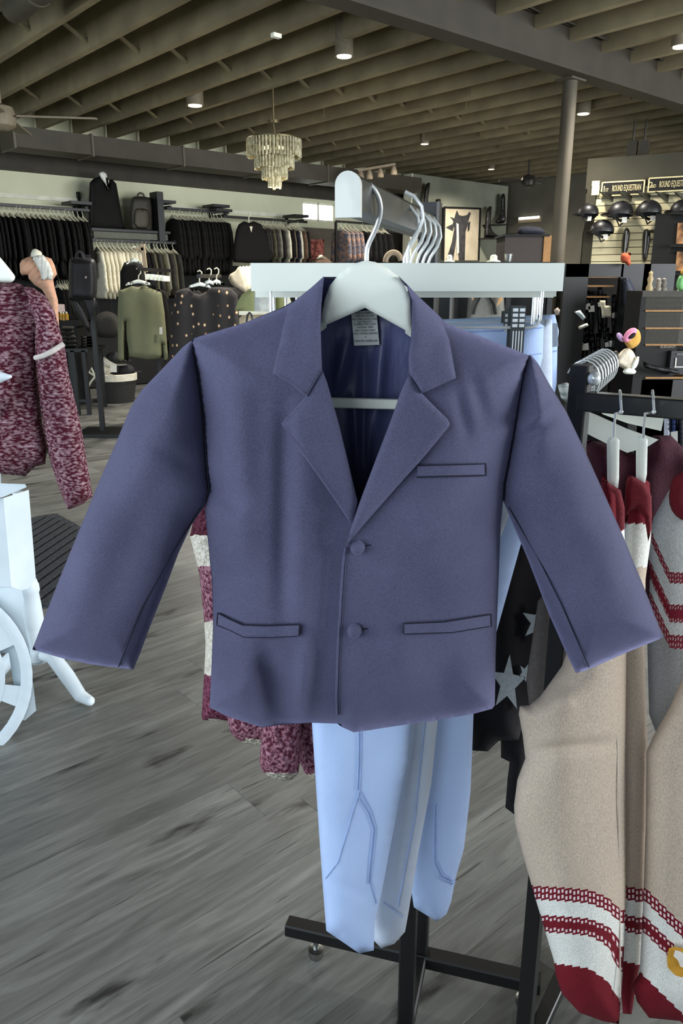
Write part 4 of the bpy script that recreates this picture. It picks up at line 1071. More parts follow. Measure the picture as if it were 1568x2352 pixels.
# pedestal table leg beside it
c = P(86, 1500, 2.33)
g = thing('pedestal_stand', (c.x, c.y, 0), 'white turned pedestal with one curved foot beside the cart', 'stand')
zz = lambda py: P(86, py, 2.33).z
MB().lathe((c.x, c.y, 0), [(0.026, zz(1520)), (0.034, zz(1512)), (0.030, zz(1500)), (0.022, zz(1492)), (0.026, zz(1480)), (0.027, zz(1445)), (0.029, zz(1438)), (0.033, zz(1430)), (0.030, zz(1390)), (0.027, zz(1362)), (0.031, zz(1357)), (0.030, zz(1345)), (0.024, zz(1332)), (0.016, zz(1320)), (0.016, zz(1130))], 22).build('column', m_wcart, g, True)
f_ = PZ(206, 1610, 0.02)
a_ = Vector((c.x + 0.02, c.y - 0.01, zz(1502)))
mid = [a_, a_ + (f_ - a_) * 0.25 + Vector((0, 0, 0.035)), a_ + (f_ - a_) * 0.55 + Vector((0, 0, 0.012)), a_ + (f_ - a_) * 0.8 - Vector((0, 0, 0.016)), f_ + Vector((0, 0, 0.0))]
MB().tube(mid, [0.018, 0.024, 0.024, 0.021, 0.016], 10).ball(mid[-1], 0.016).build('foot', m_wcart, g, True)
for sg in (1, 2):
    R3_ = Matrix.Rotation(sg * 2.094, 4, 'Z')
    pv_ = Vector((c.x, c.y, 0))
    MB().tube([R3_ @ (q - pv_) + pv_ for q in mid], [0.018, 0.024, 0.024, 0.021, 0.016], 10).build('foot', m_wcart, g, True)
# ribbed mat
mt = thing('door_mat', UV(0.95, 3.75, 0), 'dark charcoal ribbed mat lying on the plank floor', 'mat')
m_mat = M('charcoal_rubber', (58, 62, 66), 0.9, col2=(40, 43, 47), nscale=60, bump=0.8, bscale=90)
MB().box(UV(0.95, 3.75, 0.004), (1.3, 1.34, 0.008), UD, VD).build('backing', m_mat, mt)
dr = Vector((math.sin(0.12), math.cos(0.12), 0)); du_, dv_ = dr.dot(UD), dr.dot(VD)
for k in range(-26, 27):
    q0 = Vector((1.0, 3.55)) + Vector((-dv_, du_)) * (k * 0.058)
    t0, t1 = -9, 9
    for o_, d_, lo, hi in ((q0.x, du_, 0.32, 1.58), (q0.y, dv_, 3.10, 4.40)):
        a, b_ = (lo - o_) / d_, (hi - o_) / d_
        t0 = max(t0, min(a, b_)); t1 = min(t1, max(a, b_))
    if t1 - t0 > 0.04:
        MB().bar(UV(q0.x + du_ * t0, q0.y + dv_ * t0, 0.012), UV(q0.x + du_ * t1, q0.y + dv_ * t1, 0.012), 0.042, 0.012, 0.003).build('rib', m_mat, mt)

# ================================================================== LEFT WALL: RAILS OF CLOTHES
VR = 9.72
def fabric(name, c): return M('cloth_' + name, c, 0.9, nscale=30, spec=0.15, rand=0.12)
m_bk = fabric('black', (27, 26, 25)); m_ch = fabric('charcoal', (58, 56, 52)); m_crm = fabric('cream', (226, 220, 196)); m_tan = fabric('tan', (150, 134, 112))
m_olv = fabric('olive', (86, 84, 66)); m_nvy = fabric('navy', (44, 46, 58)); m_brn = fabric('brown', (98, 80, 66)); m_gry = fabric('grey', (128, 126, 112))
m_hang = M('pale_hanger', (226, 222, 196), 0.5)
GP = {'jacket': [(-.05, -.10), (.05, -.10), (.10, -.115), (.20, -.15), (.245, -.28), (.275, -.60), (.215, -.62), (.205, -.80), (0, -.815), (-.205, -.80), (-.215, -.62), (-.275, -.60), (-.245, -.28), (-.20, -.15), (-.10, -.115)],
      'shirt': [(-.05, -.09), (.05, -.09), (.19, -.14), (.235, -.30), (.255, -.60), (.20, -.61), (.19, -.68), (-.19, -.68), (-.20, -.61), (-.255, -.60), (-.235, -.30), (-.19, -.14)],
      'top': [(-.05, -.09), (.05, -.09), (.19, -.14), (.23, -.30), (.24, -.52), (.19, -.53), (.18, -.58), (-.18, -.58), (-.19, -.53), (-.24, -.52), (-.23, -.30), (-.19, -.14)]}
PROTO = {}
def garment(kind, mat, name):
    key = (kind, mat.name)
    g = thing(name, (0, 0, 0), 'x', 'clothing')
    if key in PROTO:
        bm_, hm_ = PROTO[key]
        for nm, me in (('garment_body', bm_), ('hanger', hm_)):
            o = bpy.data.objects.new(nm, me); COL.objects.link(o); o.parent = g
    else:
        b_ = cloth('garment_body', GP[kind], 0.0, mat, g, tf=0.022, tb=0.022, edge=0.10, step=0.045, mapf=LOCAL)
        h_ = MB().tube([Vector((x, 0, z)) for x, z in ((0, -.085), (0, -.045), (.018, -.03), (.022, -.01), (.012, .008), (-.004, .01), (-.014, .0))], 0.004, 5)
        h_.add([Vector((x, y, z)) for y in (-.008, .008) for x, z in ((-.15, -.135), (0, -.06), (.15, -.135), (0, -.105))], [(0, 3, 2, 1), (4, 5, 6, 7), (0, 1, 5, 4), (1, 2, 6, 5), (2, 3, 7, 6), (3, 0, 4, 7)])
        h_ = h_.build('hanger', m_hang, g)
        PROTO[key] = (b_.data, h_.data)
    return g
def rail_row(p0, p1, specs, label, cat, group, name, vr=VR, z=None, sc=1.0, jit=4):
    a = PV(*p0, vr); b_ = PV(*p1, vr)
    zz_ = (a.z + b_.z) / 2 if z is None else z
    ua, ub = u_of(a), u_of(b_)
    n_ = len(specs)
    for k, (kind, mat) in enumerate(specs):
        g = garment(kind, mat, name)
        u = ua + (ub - ua) * k / max(1, n_ - 1)
        g.location = UV(u + random.uniform(-.008, .008), vr + random.uniform(-.02, .02), zz_)
        g.rotation_euler = (0, 0, ROT_V + math.radians(random.uniform(-jit, jit)))
        g.scale = (sc, sc, sc * random.uniform(0.96, 1.03))
        tag(g, label(k, mat) if callable(label) else label, cat, group)
    return ua, ub, zz_
def rail(ua, ub, z, label, name='clothes_rail', vr=VR, brackets=True):
    g = thing(name, UV((ua + ub) / 2, vr, z), label, 'rail')
    MB().bar(UV(ua - 0.08, vr, z + 0.012), UV(ub + 0.12, vr, z + 0.012), 0.03, 0.035, 0.003).build('bar', m_black, g)
    for u in (ua - 0.02, ub + 0.05):
        MB().bar(UV(u, vr, z + 0.03), UV(u, VW - 0.0, z + 0.03), 0.03, 0.04).build('bracket', m_black, g)
        MB().bar(UV(u, VW - 0.02, z - 0.5), UV(u, VW - 0.02, z + 0.1), 0.05, 0.03, up=UD).build('upright', m_black, g)
        if brackets: MB().box(UV(u - 0.1, vr + 0.05, z + 0.085), (0.26, 0.3, 0.035), UD, VD).build('bracket_top', m_black, g)
    return g
J_ = 'jacket'
r = rail_row((-25, 474), (190, 482), [(J_, m_bk)] * 20, lambda k, m: '%s black riding jacket from the left on the rail left of the mannequin' % ORD[k], 'jacket', 'black jackets left of the mannequin', 'riding_jacket')
rail(*r, 'black wall rail of riding jackets left of the mannequin')
r = rail_row((222, 556), (395, 558), [('shirt', m_crm)] * 10 + [('shirt', m_bk)] * 3 + [('shirt', m_olv), ('shirt', m_ch), ('shirt', m_olv), ('shirt', m_gry), ('shirt', m_ch), ('shirt', m_olv), ('shirt', m_ch)] , lambda k, m: '%s show shirt, %s from the left on the rail under the shelf' % (m.name[6:], ORD[k]), 'shirt', 'shirts under the shelf', 'show_shirt', vr=VR - 0.1)
rail(*r, 'black rail of cream and dark shirts under the shelf', vr=VR - 0.1, brackets=False)
r = rail_row((395, 482), (508, 489), [(J_, m_bk)] * 15, lambda k, m: '%s black riding jacket from the left on the rail right of the backpack' % ORD[k], 'jacket', 'black jackets right of the backpack', 'riding_jacket')
rail(*r, 'black wall rail of riding jackets right of the backpack')
mix = [m_ch, m_ch, m_olv, m_ch, m_gry, m_bk, m_gry, m_crm, m_bk, m_tan, m_nvy, m_crm, m_brn, m_bk]
r = rail_row((598, 505), (690, 511), [('top', m) for m in mix], lambda k, m: '%s blouse, %s from the left on the wall rail beside the window' % (m.name[6:], ORD[k]), 'blouse', 'blouses beside the window', 'riding_blouse', vr=VR - 0.05)
rail(r[0] - 0.55, r[1], r[2], 'black wall rail of mixed tops beside the window', vr=VR - 0.05)
m_pat = M('cloth_patterned', (150, 120, 104), 0.9, col2=(88, 92, 104), nscale=26, lo=0.45, hi=0.55)
r = rail_row((783, 512), (815, 512), [('top', m_pat)] * 4, lambda k, m: 'patterned blouse hanging below the rack end cap, %s from the left' % ORD[k], 'blouse', 'patterned blouses', 'patterned_blouse', vr=9.0, jit=3)
r2 = rail_row((832, 515), (880, 516), [('top', m_bk)] * 5, lambda k, m: 'black blouse beside the patterned ones, %s from the left' % ORD[k], 'blouse', 'black blouses beside the patterned ones', 'black_blouse', vr=9.0, jit=3)
g = thing('clothes_rail', UV(r[0], 9.0, 0), 'freestanding rail of patterned and black tops by the window', 'rail')
MB().bar(UV(r[0] - .1, 9.0, r[2] + .01), UV(r2[1] + .1, 9.0, r[2] + .01), .025, .03).build('bar', m_black, g)
for u in (r[0] - .1, r2[1] + .1): MB().bar(UV(u, 9.0, 0), UV(u, 9.0, r[2]), .03, .03, up=UD).build('post', m_black, g)
r = rail_row((132, 640), (158, 641), [('top', m_bk)] * 6, lambda k, m: 'black blouse on the low rail behind the mannequin torso, %s from the left' % ORD[k], 'blouse', 'black blouses on the low rail', 'riding_blouse', vr=VR + 0.05)
rail(*r, 'low black rail behind the mannequin torso', vr=VR + 0.05, brackets=False)
# front-facing black jacket
g = thing('riding_jacket', PV(580, 600, VR - 0.3), 'black riding jacket facing forward beside the mixed tops', 'jacket')
FJ = [(560, 508), (572, 512), (582, 508), (600, 515), (610, 535), (620, 570), (624, 602), (598, 604), (566, 604), (535, 602), (537, 560), (542, 528), (548, 515)]
VJ = lambda x, y, d: PV(x, y, VR - 0.38 + d)
cloth('garment_body', FJ, 0.0, m_bk, g, tf=0.06, tb=0.06, edge=14, step=6, mapf=VJ)
cloth('label_patch', [(573, 520), (580, 520), (577, 534)], -0.075, m_crm, g, tf=0, th=0.005, step=6, mapf=VJ)
MB().tube([PV(571, 511, VR - .4), PV(571, 500, VR - .4), PV(575, 494, VR - .4), PV(571, 491, VR - .4)], 0.008, 6).build('hanger', m_hang, g)

# shelf with the suited mannequin and backpack
su0, su1 = u_of(PV(205, 530, VR)), u_of(PV(385, 535, VR)); sz = PV(290, 528, VR).z
g = thing('wall_shelf', UV((su0 + su1) / 2, VR, sz), 'black wall shelf under the suited mannequin', 'shelf')
MB().box(UV((su0 + su1) / 2, 9.87, sz - 0.015), (su1 - su0, 0.45, 0.03), UD, VD).build('board', m_black, g)
MB().box(UV((su0 + su1) / 2, 9.68, sz - 0.075), (su1 - su0 - 0.06, 0.02, 0.075), UD, VD).build('fascia', M('grey_fascia', (96, 98, 88), 0.8), g)
for u in (su0 + 0.05, su1 - 0.05): MB().bar(UV(u, VW - .02, sz - 0.7), UV(u, VW - .02, sz + 0.45), 0.05, 0.03, up=UD).build('upright', m_black, g)
VM = lambda x, y, d: PV(x, y, 9.78 + d)
g = thing('mannequin', PV(242, 527, 9.78), 'headless mannequin in black show jacket on the wall shelf', 'mannequin')
cloth('jacket', [(206, 420), (214, 411), (226, 406), (232, 403), (240, 415), (248, 434), (251, 412), (258, 412), (267, 422), (273, 455), (280, 495), (287, 526), (262, 529), (230, 527), (207, 525), (204, 480)], 0, m_bk, g, tf=0.09, tb=0.07, edge=20, step=6, mapf=VM)
cloth('sleeve', [(206, 420), (216, 414), (222, 440), (219, 480), (214, 522), (205, 524), (203, 480)], -0.05, m_bk, g, tf=0.05, tb=0.04, edge=8, step=5, mapf=VM)
cloth('shirt', [(227, 398), (235, 393), (244, 398), (247, 410), (250, 436), (240, 420), (231, 408)], -0.075, M('white_shirt', (232, 232, 220), 0.7), g, tf=0.02, tb=0.05, edge=8, step=4, mapf=VM)
cloth('tie', [(244, 406), (248, 410), (251, 436), (246, 428)], -0.11, m_bk, g, tf=0.005, tb=0.005, edge=4, step=4, mapf=VM)
g = thing('backpack', PV(324, 531, 9.8), 'dark grey backpack standing on the wall shelf', 'backpack')
VBk = lambda x, y, d: PV(x, y, 9.8 + d)
m_bp = M('charcoal_nylon', (58, 55, 48), 0.6, nscale=20, bump=0.3, bscale=60)
cloth('bag', smooth_poly([(300, 458), (308, 450), (342, 452), (350, 462), (351, 528), (347, 532), (300, 530), (298, 524), (297, 480)], 1), 0, m_bp, g, tf=0.10, tb=0.05, edge=12, step=5, mapf=VBk)
cloth('pocket', smooth_poly([(308, 484), (314, 478), (338, 480), (343, 488), (344, 526), (306, 524)], 1), -0.10, M('charcoal_nylon_pocket', (70, 66, 56), 0.6), g, tf=0.03, tb=0.02, edge=8, step=5, mapf=VBk)
MB().tube([PV(x, y, 9.77) for x, y in ((315, 453), (317, 446), (322, 443), (328, 445), (332, 453))], 0.012, 6).build('handle', m_bp, g, True)
tag(MB().box(UV(u_of(PV(362, 500, VR)), VR, (PV(362, 500, VR)).z), (0.09, 0.2, 0.62), UD, VD).build('shelf_end_panel', m_black), 'black slotted end panel between backpack and jackets', 'panel')

# picture by the window
VPc = lambda x, y, d: PV(x, y, VW - 0.03 + d)
g = thing('patterned_cushion', PV(722, 600, 9.9), 'red patterned cushion below the window', 'cushion')
cloth('cover', [(703, 549), (744, 550), (744, 598), (702, 598)], -0.15, M('red_pattern', (172, 104, 96), 0.9, col2=(96, 52, 48), nscale=16, lo=0.4, hi=0.6), g, tf=0.05, tb=0.05, edge=10, step=5, mapf=VPc)
g = thing('grey_shirt', PV(735, 604, 8.6), 'small dark shirt on a pale hanger before the red cushion', 'shirt')
VG = lambda x, y, d: PV(x, y, 8.6 + d)
cloth('garment_body', [(722, 596), (735, 590), (748, 590), (760, 600), (765, 640), (715, 640)], 0, m_brn, g, tf=0.05, tb=0.05, edge=10, step=6, mapf=VG)
cloth('hanger', [(726, 594), (734, 585), (738, 585), (750, 592), (740, 592)], -0.06, m_hang, g, tf=0.01, tb=0.01, edge=4, step=4, mapf=VG)

# ================================================================== FLOOR DISPLAYS, LEFT AND MIDDLE
def px_garment(name, label, cat, Y, poly, mat, tf=0.07, edge=16, step=6, group=None, hanger=None, rel=None):
    xs = [p[0] for p in poly]; ys = [p[1] for p in poly]
    g = thing(name, P(sum(xs) / len(xs), max(ys), Y), label, cat, group)
    cloth('garment_body', poly, Y, mat, g, tf=tf, tb=tf, edge=edge, step=step, relief=rel)
    if hanger:
        hx, hy, hw = hanger
        cloth('hanger', [(hx - hw, hy + 1), (hx - hw * .9, hy - 5), (hx, hy - 14), (hx + hw * .9, hy - 5), (hx + hw, hy + 1), (hx, hy - 4)], Y - tf - 0.005, m_white, g, tf=0.004, tb=0.012, edge=4, step=5)
        MB().tube([P(hx, hy - 10, Y - tf), P(hx, hy - 22, Y - tf), P(hx + 5, hy - 28, Y - tf), P(hx + 5, hy - 36, Y - tf), P(hx, hy - 40, Y - tf), P(hx - 5, hy - 37, Y - tf)], 0.0055, 6).build('hook', m_hang, g, True)
    return g
GS = [(303, 657), (317, 660), (332, 654), (341, 660), (371, 672), (378, 720), (386, 822), (378, 833), (373, 790), (372, 823), (340, 826), (297, 819), (291, 780), (288, 740), (285, 832), (271, 825), (270, 720), (272, 668), (290, 662)]
m_sage = M('sage_jersey', (132, 134, 104), 0.8, col2=(116, 118, 92), nscale=4, spec=0.2)
fold = lambda X, Y, d: 0.004 * np.sin(X * 0.13 + 1)
g = px_garment('turtleneck_sweater', 'sage green long-sleeved turtleneck facing forward on a white hanger', 'sweater', 7.5, GS, m_sage, 0.05, 14, 5, None, (318, 655, 30), fold)
cloth('swing_tag', [(366, 752), (373, 751), (373, 768), (366, 768)], 7.42, M('tag_card', (226, 224, 216), 0.7), g, tf=0, th=0.004, step=8)
px_garment('turtleneck_sweater', 'black turtleneck directly behind the sage green one', 'sweater', 7.75, [(x + 10, y - 2) for x, y in GS], m_bk, 0.05, 14, 6)
g = thing('display_rack', P(335, 850, 7.9), 'black face-out rack behind the sage green turtleneck', 'rack')
pp = P(352, 625, 7.85)
MB().bar((pp.x, pp.y, 0), (pp.x, pp.y, pp.z), .03, .03, up=(0, 1, 0)).build('post', m_black, g)
MB().bar(P(318, 618, 7.4), P(392, 622, 8.1), .025, .03).build('arm', m_black, g)
MB().box((pp.x, pp.y, .02), (.5, .5, .03)).build('base', m_black, g)
for k in range(5):
    px_ = 345 + k * 9
    tag(MB().box(P(px_, 636 + k, 7.65), (0.02, 0.26, 0.05)).build('clip_hanger', m_white), 'white clip hanger bar beside the sage turtleneck, %s from the left' % ORD[k], 'hanger', 'small hangers beside the turtleneck')
# shirts on the rack higher up
px_garment('knit_blouse', 'black knit blouse with white hanger above the sage turtleneck', 'blouse', 8.6, [(285, 603), (300, 600), (318, 600), (330, 612), (336, 660), (335, 690), (276, 690), (276, 625)], m_bk, 0.08, 14, 6, None, (308, 606, 18))
g = thing('mirror_post', P(333, 640, 8.5), 'tan wooden post of the rack beside the shirts', 'post')
MB().bar(P(327, 560, 8.5), P(335, 625, 8.5), 0.04, 0.03).build('post', m_tan, g); MB().bar(P(310, 572, 8.5), P(330, 572, 8.5), 0.03, 0.03).build('arm', m_tan, g)
# dark floral top
m, nt, b, N, L = new_mat('black_floral_print')
b.inputs['Roughness'].default_value = 0.9
tc = N.new('ShaderNodeTexCoord'); vo = N.new('ShaderNodeTexVoronoi'); vo.inputs['Scale'].default_value = 17; vo.inputs['Randomness'].default_value = 0.55
mp = N.new('ShaderNodeMapping'); mp.inputs['Scale'].default_value = (1, 0.001, 0.72); L.new(tc.outputs['Object'], mp.inputs[0]); L.new(mp.outputs[0], vo.inputs['Vector'])
r_ = N.new('ShaderNodeValToRGB'); r_.color_ramp.interpolation = 'CONSTANT'; e = r_.color_ramp.elements
e[0].position = 0; e[0].color = lin((206, 190, 160)); e[1].position = 0.11; e[1].color = lin((150, 112, 72)); x = e.new(0.17); x.color = lin((34, 30, 28))
L.new(vo.outputs['Distance'], r_.inputs[0]); L.new(r_.outputs[0], b.inputs['Base Color'])
m_floral = m
FT = [(431, 661), (445, 672), (458, 677), (472, 671), (483, 660), (506, 660), (530, 662), (546, 676), (548, 742), (547, 800), (520, 850), (440, 880), (386, 870), (389, 780), (396, 701), (404, 670), (416, 664)]
px_garment('floral_blouse', 'black blouse printed with small tan flowers on a white hanger', 'blouse', 6.5, FT, m_floral, 0.06, 18, 6, None, (458, 661, 26), lambda X, Y, d: 0.010 * np.sin(X * 0.14))
for k, (hx, hy, lab) in enumerate(((480, 656, 'white hanger just right of the floral top hanger'), (497, 655, 'white hanger second right of the floral top hanger'))):
    px_garment('black_blouse', 'black blouse %s behind the floral one' % ('directly' if k == 0 else 'second'), 'blouse', 6.85 + k * .25, [(x + 8 + 8 * k, y - 1) for x, y in FT[:9]] + [(555 + 8 * k, 790), (470, 850), (440, 800)], m_bk, 0.05, 14, 7, None, (hx, hy, 20))
g = thing('display_rack', P(470, 850, 6.9), 'black face-out rack carrying the floral top', 'rack')
pp = P(482, 640, 6.9)
MB().bar((pp.x, pp.y, 0), (pp.x, pp.y, pp.z + .03), .03, .03, up=(0, 1, 0)).build('post', m_black, g)
MB().bar(P(455, 634, 6.3), P(505, 634, 7.4), .025, .03).build('arm', m_black, g); MB().box((pp.x, pp.y, .02), (.5, .5, .03)).build('base', m_black, g)
# cream pullovers
CP = [(541, 622), (546, 614), (552, 611), (558, 618), (566, 640), (570, 655), (566, 672), (548, 668), (530, 652), (524, 640), (528, 630)]
for k in range(6):
    px_garment('cream_pullover', 'cream pullover with button placket at the front of its row' if k == 0 else 'cream pullover in its row, %s from the front' % ORD[k], 'sweater', 7.2 + 0.16 * k, [(x + 7.5 * k, y - 0.5 * k) for x, y in CP], m_crm if k else M('cream_waffle', (206, 194, 168), 0.9), 0.04, 10, 5, 'cream pullovers')
# short-sleeved shirts on the white rack
px_garment('tee_shirt', 'sage green tee on the white rack left of the white plank hanger', 'shirt', 4.6, [(583, 660), (570, 665), (556, 676), (547, 690), (539, 712), (556, 716), (562, 760), (610, 760), (612, 680), (600, 663)], M('sage_tee', (148, 152, 104), 0.85, col2=(132, 136, 94), nscale=6), 0.05, 16, 6, None, None, fold)
px_garment('zip_shirt', 'pale grey zip-neck shirt between two green tees', 'shirt', 4.4, [(584, 668), (592, 662), (598, 664), (603, 672), (610, 664), (618, 664), (628, 672), (630, 760), (584, 760)], M('pale_grey_jersey', (196, 200, 194), 0.8), 0.05, 14, 6, None, None, fold)
px_garment('tee_shirt', 'sage green tee partly behind the navy jacket shoulder', 'shirt', 4.7, [(630, 676), (660, 672), (672, 700), (668, 760), (630, 760)], MATS['sage_tee'], 0.05, 14, 6)
g = thing('white_rack', P(600, 760, 4.3), 'white metal rack bar in front of the green tees', 'rack')
MB().bar(P(549, 719, 4.2), P(740, 722, 4.2), 0.02, 0.02).build('bar', m_cream, g)
MB().bar(P(629, 664, 4.2), P(629, 722, 4.2), 0.015, 0.015, up=(0, 1, 0)).build('upright', m_cream, g)
MB().bar(P(650, 678, 4.2), P(720, 676, 4.2), 0.015, 0.015).build('bar', m_cream, g)
MB().bar(P(661, 678, 4.2), P(664, 712, 4.2), 0.018, 0.018, up=(0, 1, 0)).build('upright', m_cream, g)
MB().bar(P(640, 664, 4.2), P(760, 666, 4.2), 0.02, 0.05).build('bar', m_cream, g)
q = P(740, 722, 4.2); MB().bar((q.x, q.y, 0), (q.x, q.y, q.z), .025, .025, up=(0, 1, 0)).build('post', m_cream, g)
px_garment('canvas_bag', 'tan canvas bag hanging under the white rack bar', 'bag', 4.1, [(549, 724), (612, 722), (660, 722), (660, 800), (560, 800), (549, 745)], M('tan_canvas', (188, 172, 142), 0.9), 0.04, 14, 7)
MB().tube([P(x, y, 4.02) for x, y in ((566, 740), (568, 724), (573, 718), (578, 724), (580, 736))], 0.006, 6).build('key_ring', m_black, None, True)
tag(bpy.data.objects['key_ring'], 'black loop hanging on the white rack bar', 'ring')

# mannequin torso in pink tee
YM = 6.3
g = thing('mannequin', P(88, 700, YM), 'white mannequin torso in a dusty pink tee behind the maroon fleece', 'mannequin')
m_pink = M('dusty_pink_jersey', (206, 160, 130), 0.85, col2=(188, 146, 122), nscale=5)
cloth('tee', [(72, 588), (60, 592), (50, 597), (45, 606), (46, 625), (50, 632), (64, 631), (66, 640), (80, 655), (96, 665), (112, 690), (116, 760), (136, 760), (133, 690), (124, 655), (122, 642), (131, 630), (126, 610), (118, 594), (100, 588), (86, 592)], YM, m_pink, g, tf=0.10, tb=0.09, edge=22, step=5, relief=lambda X, Y, d: 0.012 * np.sin((X + Y) * 0.35))
cloth('neck', smooth_poly([(69, 590), (73, 575), (78, 571), (86, 573), (96, 579), (98, 590), (100, 600), (84, 600)], 1), YM - 0.04, m_cream, g, tf=0.07, tb=0.06, edge=12, step=4)
cloth('scarf', [(72, 591), (88, 586), (100, 586), (113, 604), (123, 630), (119, 644), (108, 641), (96, 645), (92, 625), (82, 606)], YM - 0.12, M('white_scarf', (214, 214, 204), 0.9), g, tf=0.03, tb=0.03, edge=10, step=4, relief=lambda X, Y, d: 0.012 * np.sin(X * 0.9))
q = P(100, 760, YM)
MB().lathe((q.x, q.y, 0), [(0.16, 0), (0.16, 0.02), (0.02, 0.03), (0.02, q.z)], 16).build('stand', m_black, g, True)
# black backpack on its stand
YB = 6.9
g = thing('backpack', P(190, 700, YB), 'large black backpack hanging in front of the jackets', 'backpack')
m_nyl = M('black_nylon', (22, 22, 24), 0.55, nscale=14, bump=0.4, bscale=50)
cloth('bag', smooth_poly([(158, 596), (165, 592), (205, 592), (218, 596), (222, 615), (224, 660), (220, 690), (205, 694), (165, 690), (158, 684), (157, 640)], 1), YB, m_nyl, g, tf=0.12, tb=0.06, edge=16, step=5, relief=fold)
cloth('strap', [(158, 684), (180, 690), (196, 720), (206, 748), (204, 765), (190, 745), (170, 715)], YB - 0.1, m_nyl, g, tf=0.03, tb=0.03, edge=8, step=5)
cloth('strap', [(185, 680), (218, 684), (224, 700), (210, 730), (206, 748), (196, 715)], YB - 0.05, m_nyl, g, tf=0.03, tb=0.03, edge=8, step=5)
MB().tube([P(x, y, YB - .03) for x, y in ((174, 594), (177, 582), (183, 578), (189, 582), (192, 594))], 0.014, 6).build('handle', m_nyl, g, True)
cloth('badge', [(195, 635), (199, 634), (199, 639), (195, 640)], YB - 0.14, m_steel, g, tf=0, th=0.005, step=4)
q = P(210, 690, YB + .1); tag(MB().bar((q.x, q.y, 0), (q.x, q.y, P(210, 585, YB + .1).z), .04, .04, up=(0, 1, 0)).box((q.x, q.y, .02), (.4, .4, .03)).build('display_post', m_black), 'black post holding up the large backpack', 'post')

# low table with folded clothes, basket of caps
YT = 8.4
g = thing('display_table', PZ(215, 905, 0), 'black low table with folded jeans left of the basket', 'table')
tz = P(215, 800, YT).z
a = P(135, 798, YT); b_ = P(222, 800, YT)
MB().box(((a.x + b_.x) / 2, YT, tz), (b_.x - a.x, 0.6, 0.03)).build('top', m_black, g)
for x, y in ((a.x + .02, YT - .28), (b_.x - .05, YT - .28), (a.x + .02, YT + .28), (b_.x - .05, YT + .28), (a.x + .24, YT - .28)):
    MB().bar((x, y, 0), (x, y, tz), .04, .04, up=(0, 1, 0)).build('leg', m_black, g)
MB().bar((a.x, YT - .28, .15), (b_.x, YT - .28, .15), .03, .03).build('stretcher', m_black, g)
def folded(label, x0, x1, y0, y1, n_, Y, mat, group):
    for k in range(n_):
        ya = y1 + (y0 - y1) * k / n_; yb = y1 + (y0 - y1) * (k + .92) / n_
        p0, p1 = P(x0, ya, Y), P(x1, yb, Y)
        o = cloth('folded_trousers', [(x0, yb), (x1, yb + .5), (x1 - 1, ya), (x0 + 1, ya)], Y, mat, None, tf=0.15, tb=0.15, edge=3, step=4)
        tag(o, label + ', %s from the bottom' % ORD[k], 'trousers', group)
folded('dark folded trousers in the stack right of the backpack strap', 186, 220, 772, 797, 4, YT, m_ch, 'folded stack beside the basket')
folded('dark folded trousers in the stack beside the maroon sleeve', 141, 176, 768, 796, 3, YT - .05, m_ch, 'folded stack beside the sleeve')
folded('dark folded trousers in the upper stack beside the maroon sleeve', 138, 170, 748, 766, 2, YT - .05, m_ch, 'upper folded stack')
px_garment('fur_throw', 'dark furry throw heaped behind the folded trousers', 'throw', 8.9, smooth_poly([(212, 776), (212, 740), (222, 722), (240, 714), (262, 718), (276, 735), (282, 776)], 1), M('dark_fur', (52, 50, 46), 0.95, nscale=40, bump=1.0, bscale=80), 0.15, 16, 5)
# bottles on the counter behind
tag(MB().box(P(160, 742, 8.95), (0.28, 0.3, 0.05)).box(P(160, 742, 8.95) - Vector((0, 0, 0.45)), (0.24, 0.26, 0.86)).build('black_counter', m_blackm), 'small black plinth under the amber bottles', 'plinth')
for k, (bx, by) in enumerate(((141, 728), (147, 729), (154, 728))):
    q = P(bx, by + 7, 8.9)
    g = thing('bottle', q, 'amber bottle with white cap beside the maroon shoulder, %s from the left' % ORD[k], 'bottle', 'amber bottles')
    MB().lathe(q, [(.022, 0), (.022, .06), (.01, .075)], 12).build('glass', M('amber_glass', (150, 112, 40), 0.2), g, True)
    MB().lathe(q, [(.011, .075), (.011, .09)], 10).build('cap', m_cream, g, True)
tag(cloth('gift_card', [(132, 698), (148, 699), (150, 716), (132, 716)], 8.95, M('pink_card', (222, 196, 190), 0.8), None, tf=0, th=0.01, step=6), 'pale pink card above the amber bottles', 'card')
# basket
bc = PZ(266, 905, 0.0); bc.y = 9.1; bc = Vector((P(266, 880, 9.1).x, 9.1, 0))
bh = P(266, 862, 8.9).z; zb0 = 0.0
br_ = (P(313, 870, 9.1).x - P(218, 870, 9.1).x) / 2
g = thing('cap_basket', bc, 'black woven basket with white liner full of caps', 'basket')
MB().lathe(bc, [(br_ * .80, 0), (br_ * .92, bh * .5), (br_ * 1.0, bh), (br_ * .95, bh), (br_ * .88, bh * .55)], 28).build('basket_body', M('black_wicker', (40, 40, 38), 0.8, nscale=40, bump=0.8, bscale=60), g, True)
MB().lathe(bc, [(br_ * 1.015, bh * .78), (br_ * 1.03, bh * 1.0), (br_ * .97, bh * 1.02), (br_ * .9, bh * .8)], 28).build('liner', M('cream_liner', (206, 202, 186), 0.9), g, True)
q0 = bc + Vector((-br_ * .75, -br_ * .7, bh * .95))
MB().tube([q0, q0 + Vector((-.05, -.02, -.06)), q0 + Vector((-.10, -.03, -.15))], .012, 6).tube([q0, q0 + Vector((.04, -.02, -.06)), q0 + Vector((.09, -.03, -.17))], .012, 6).tube([q0 + Vector((0, 0, .0)), q0 + Vector((-.06, -.02, .05)), q0 + Vector((-.03, -.02, .1)), q0], .012, 6).build('bow', m_cream, g, True)
m_capw = M('white_cap', (218, 214, 198), 0.8); m_capk = M('black_cap', (40, 40, 42), 0.8)
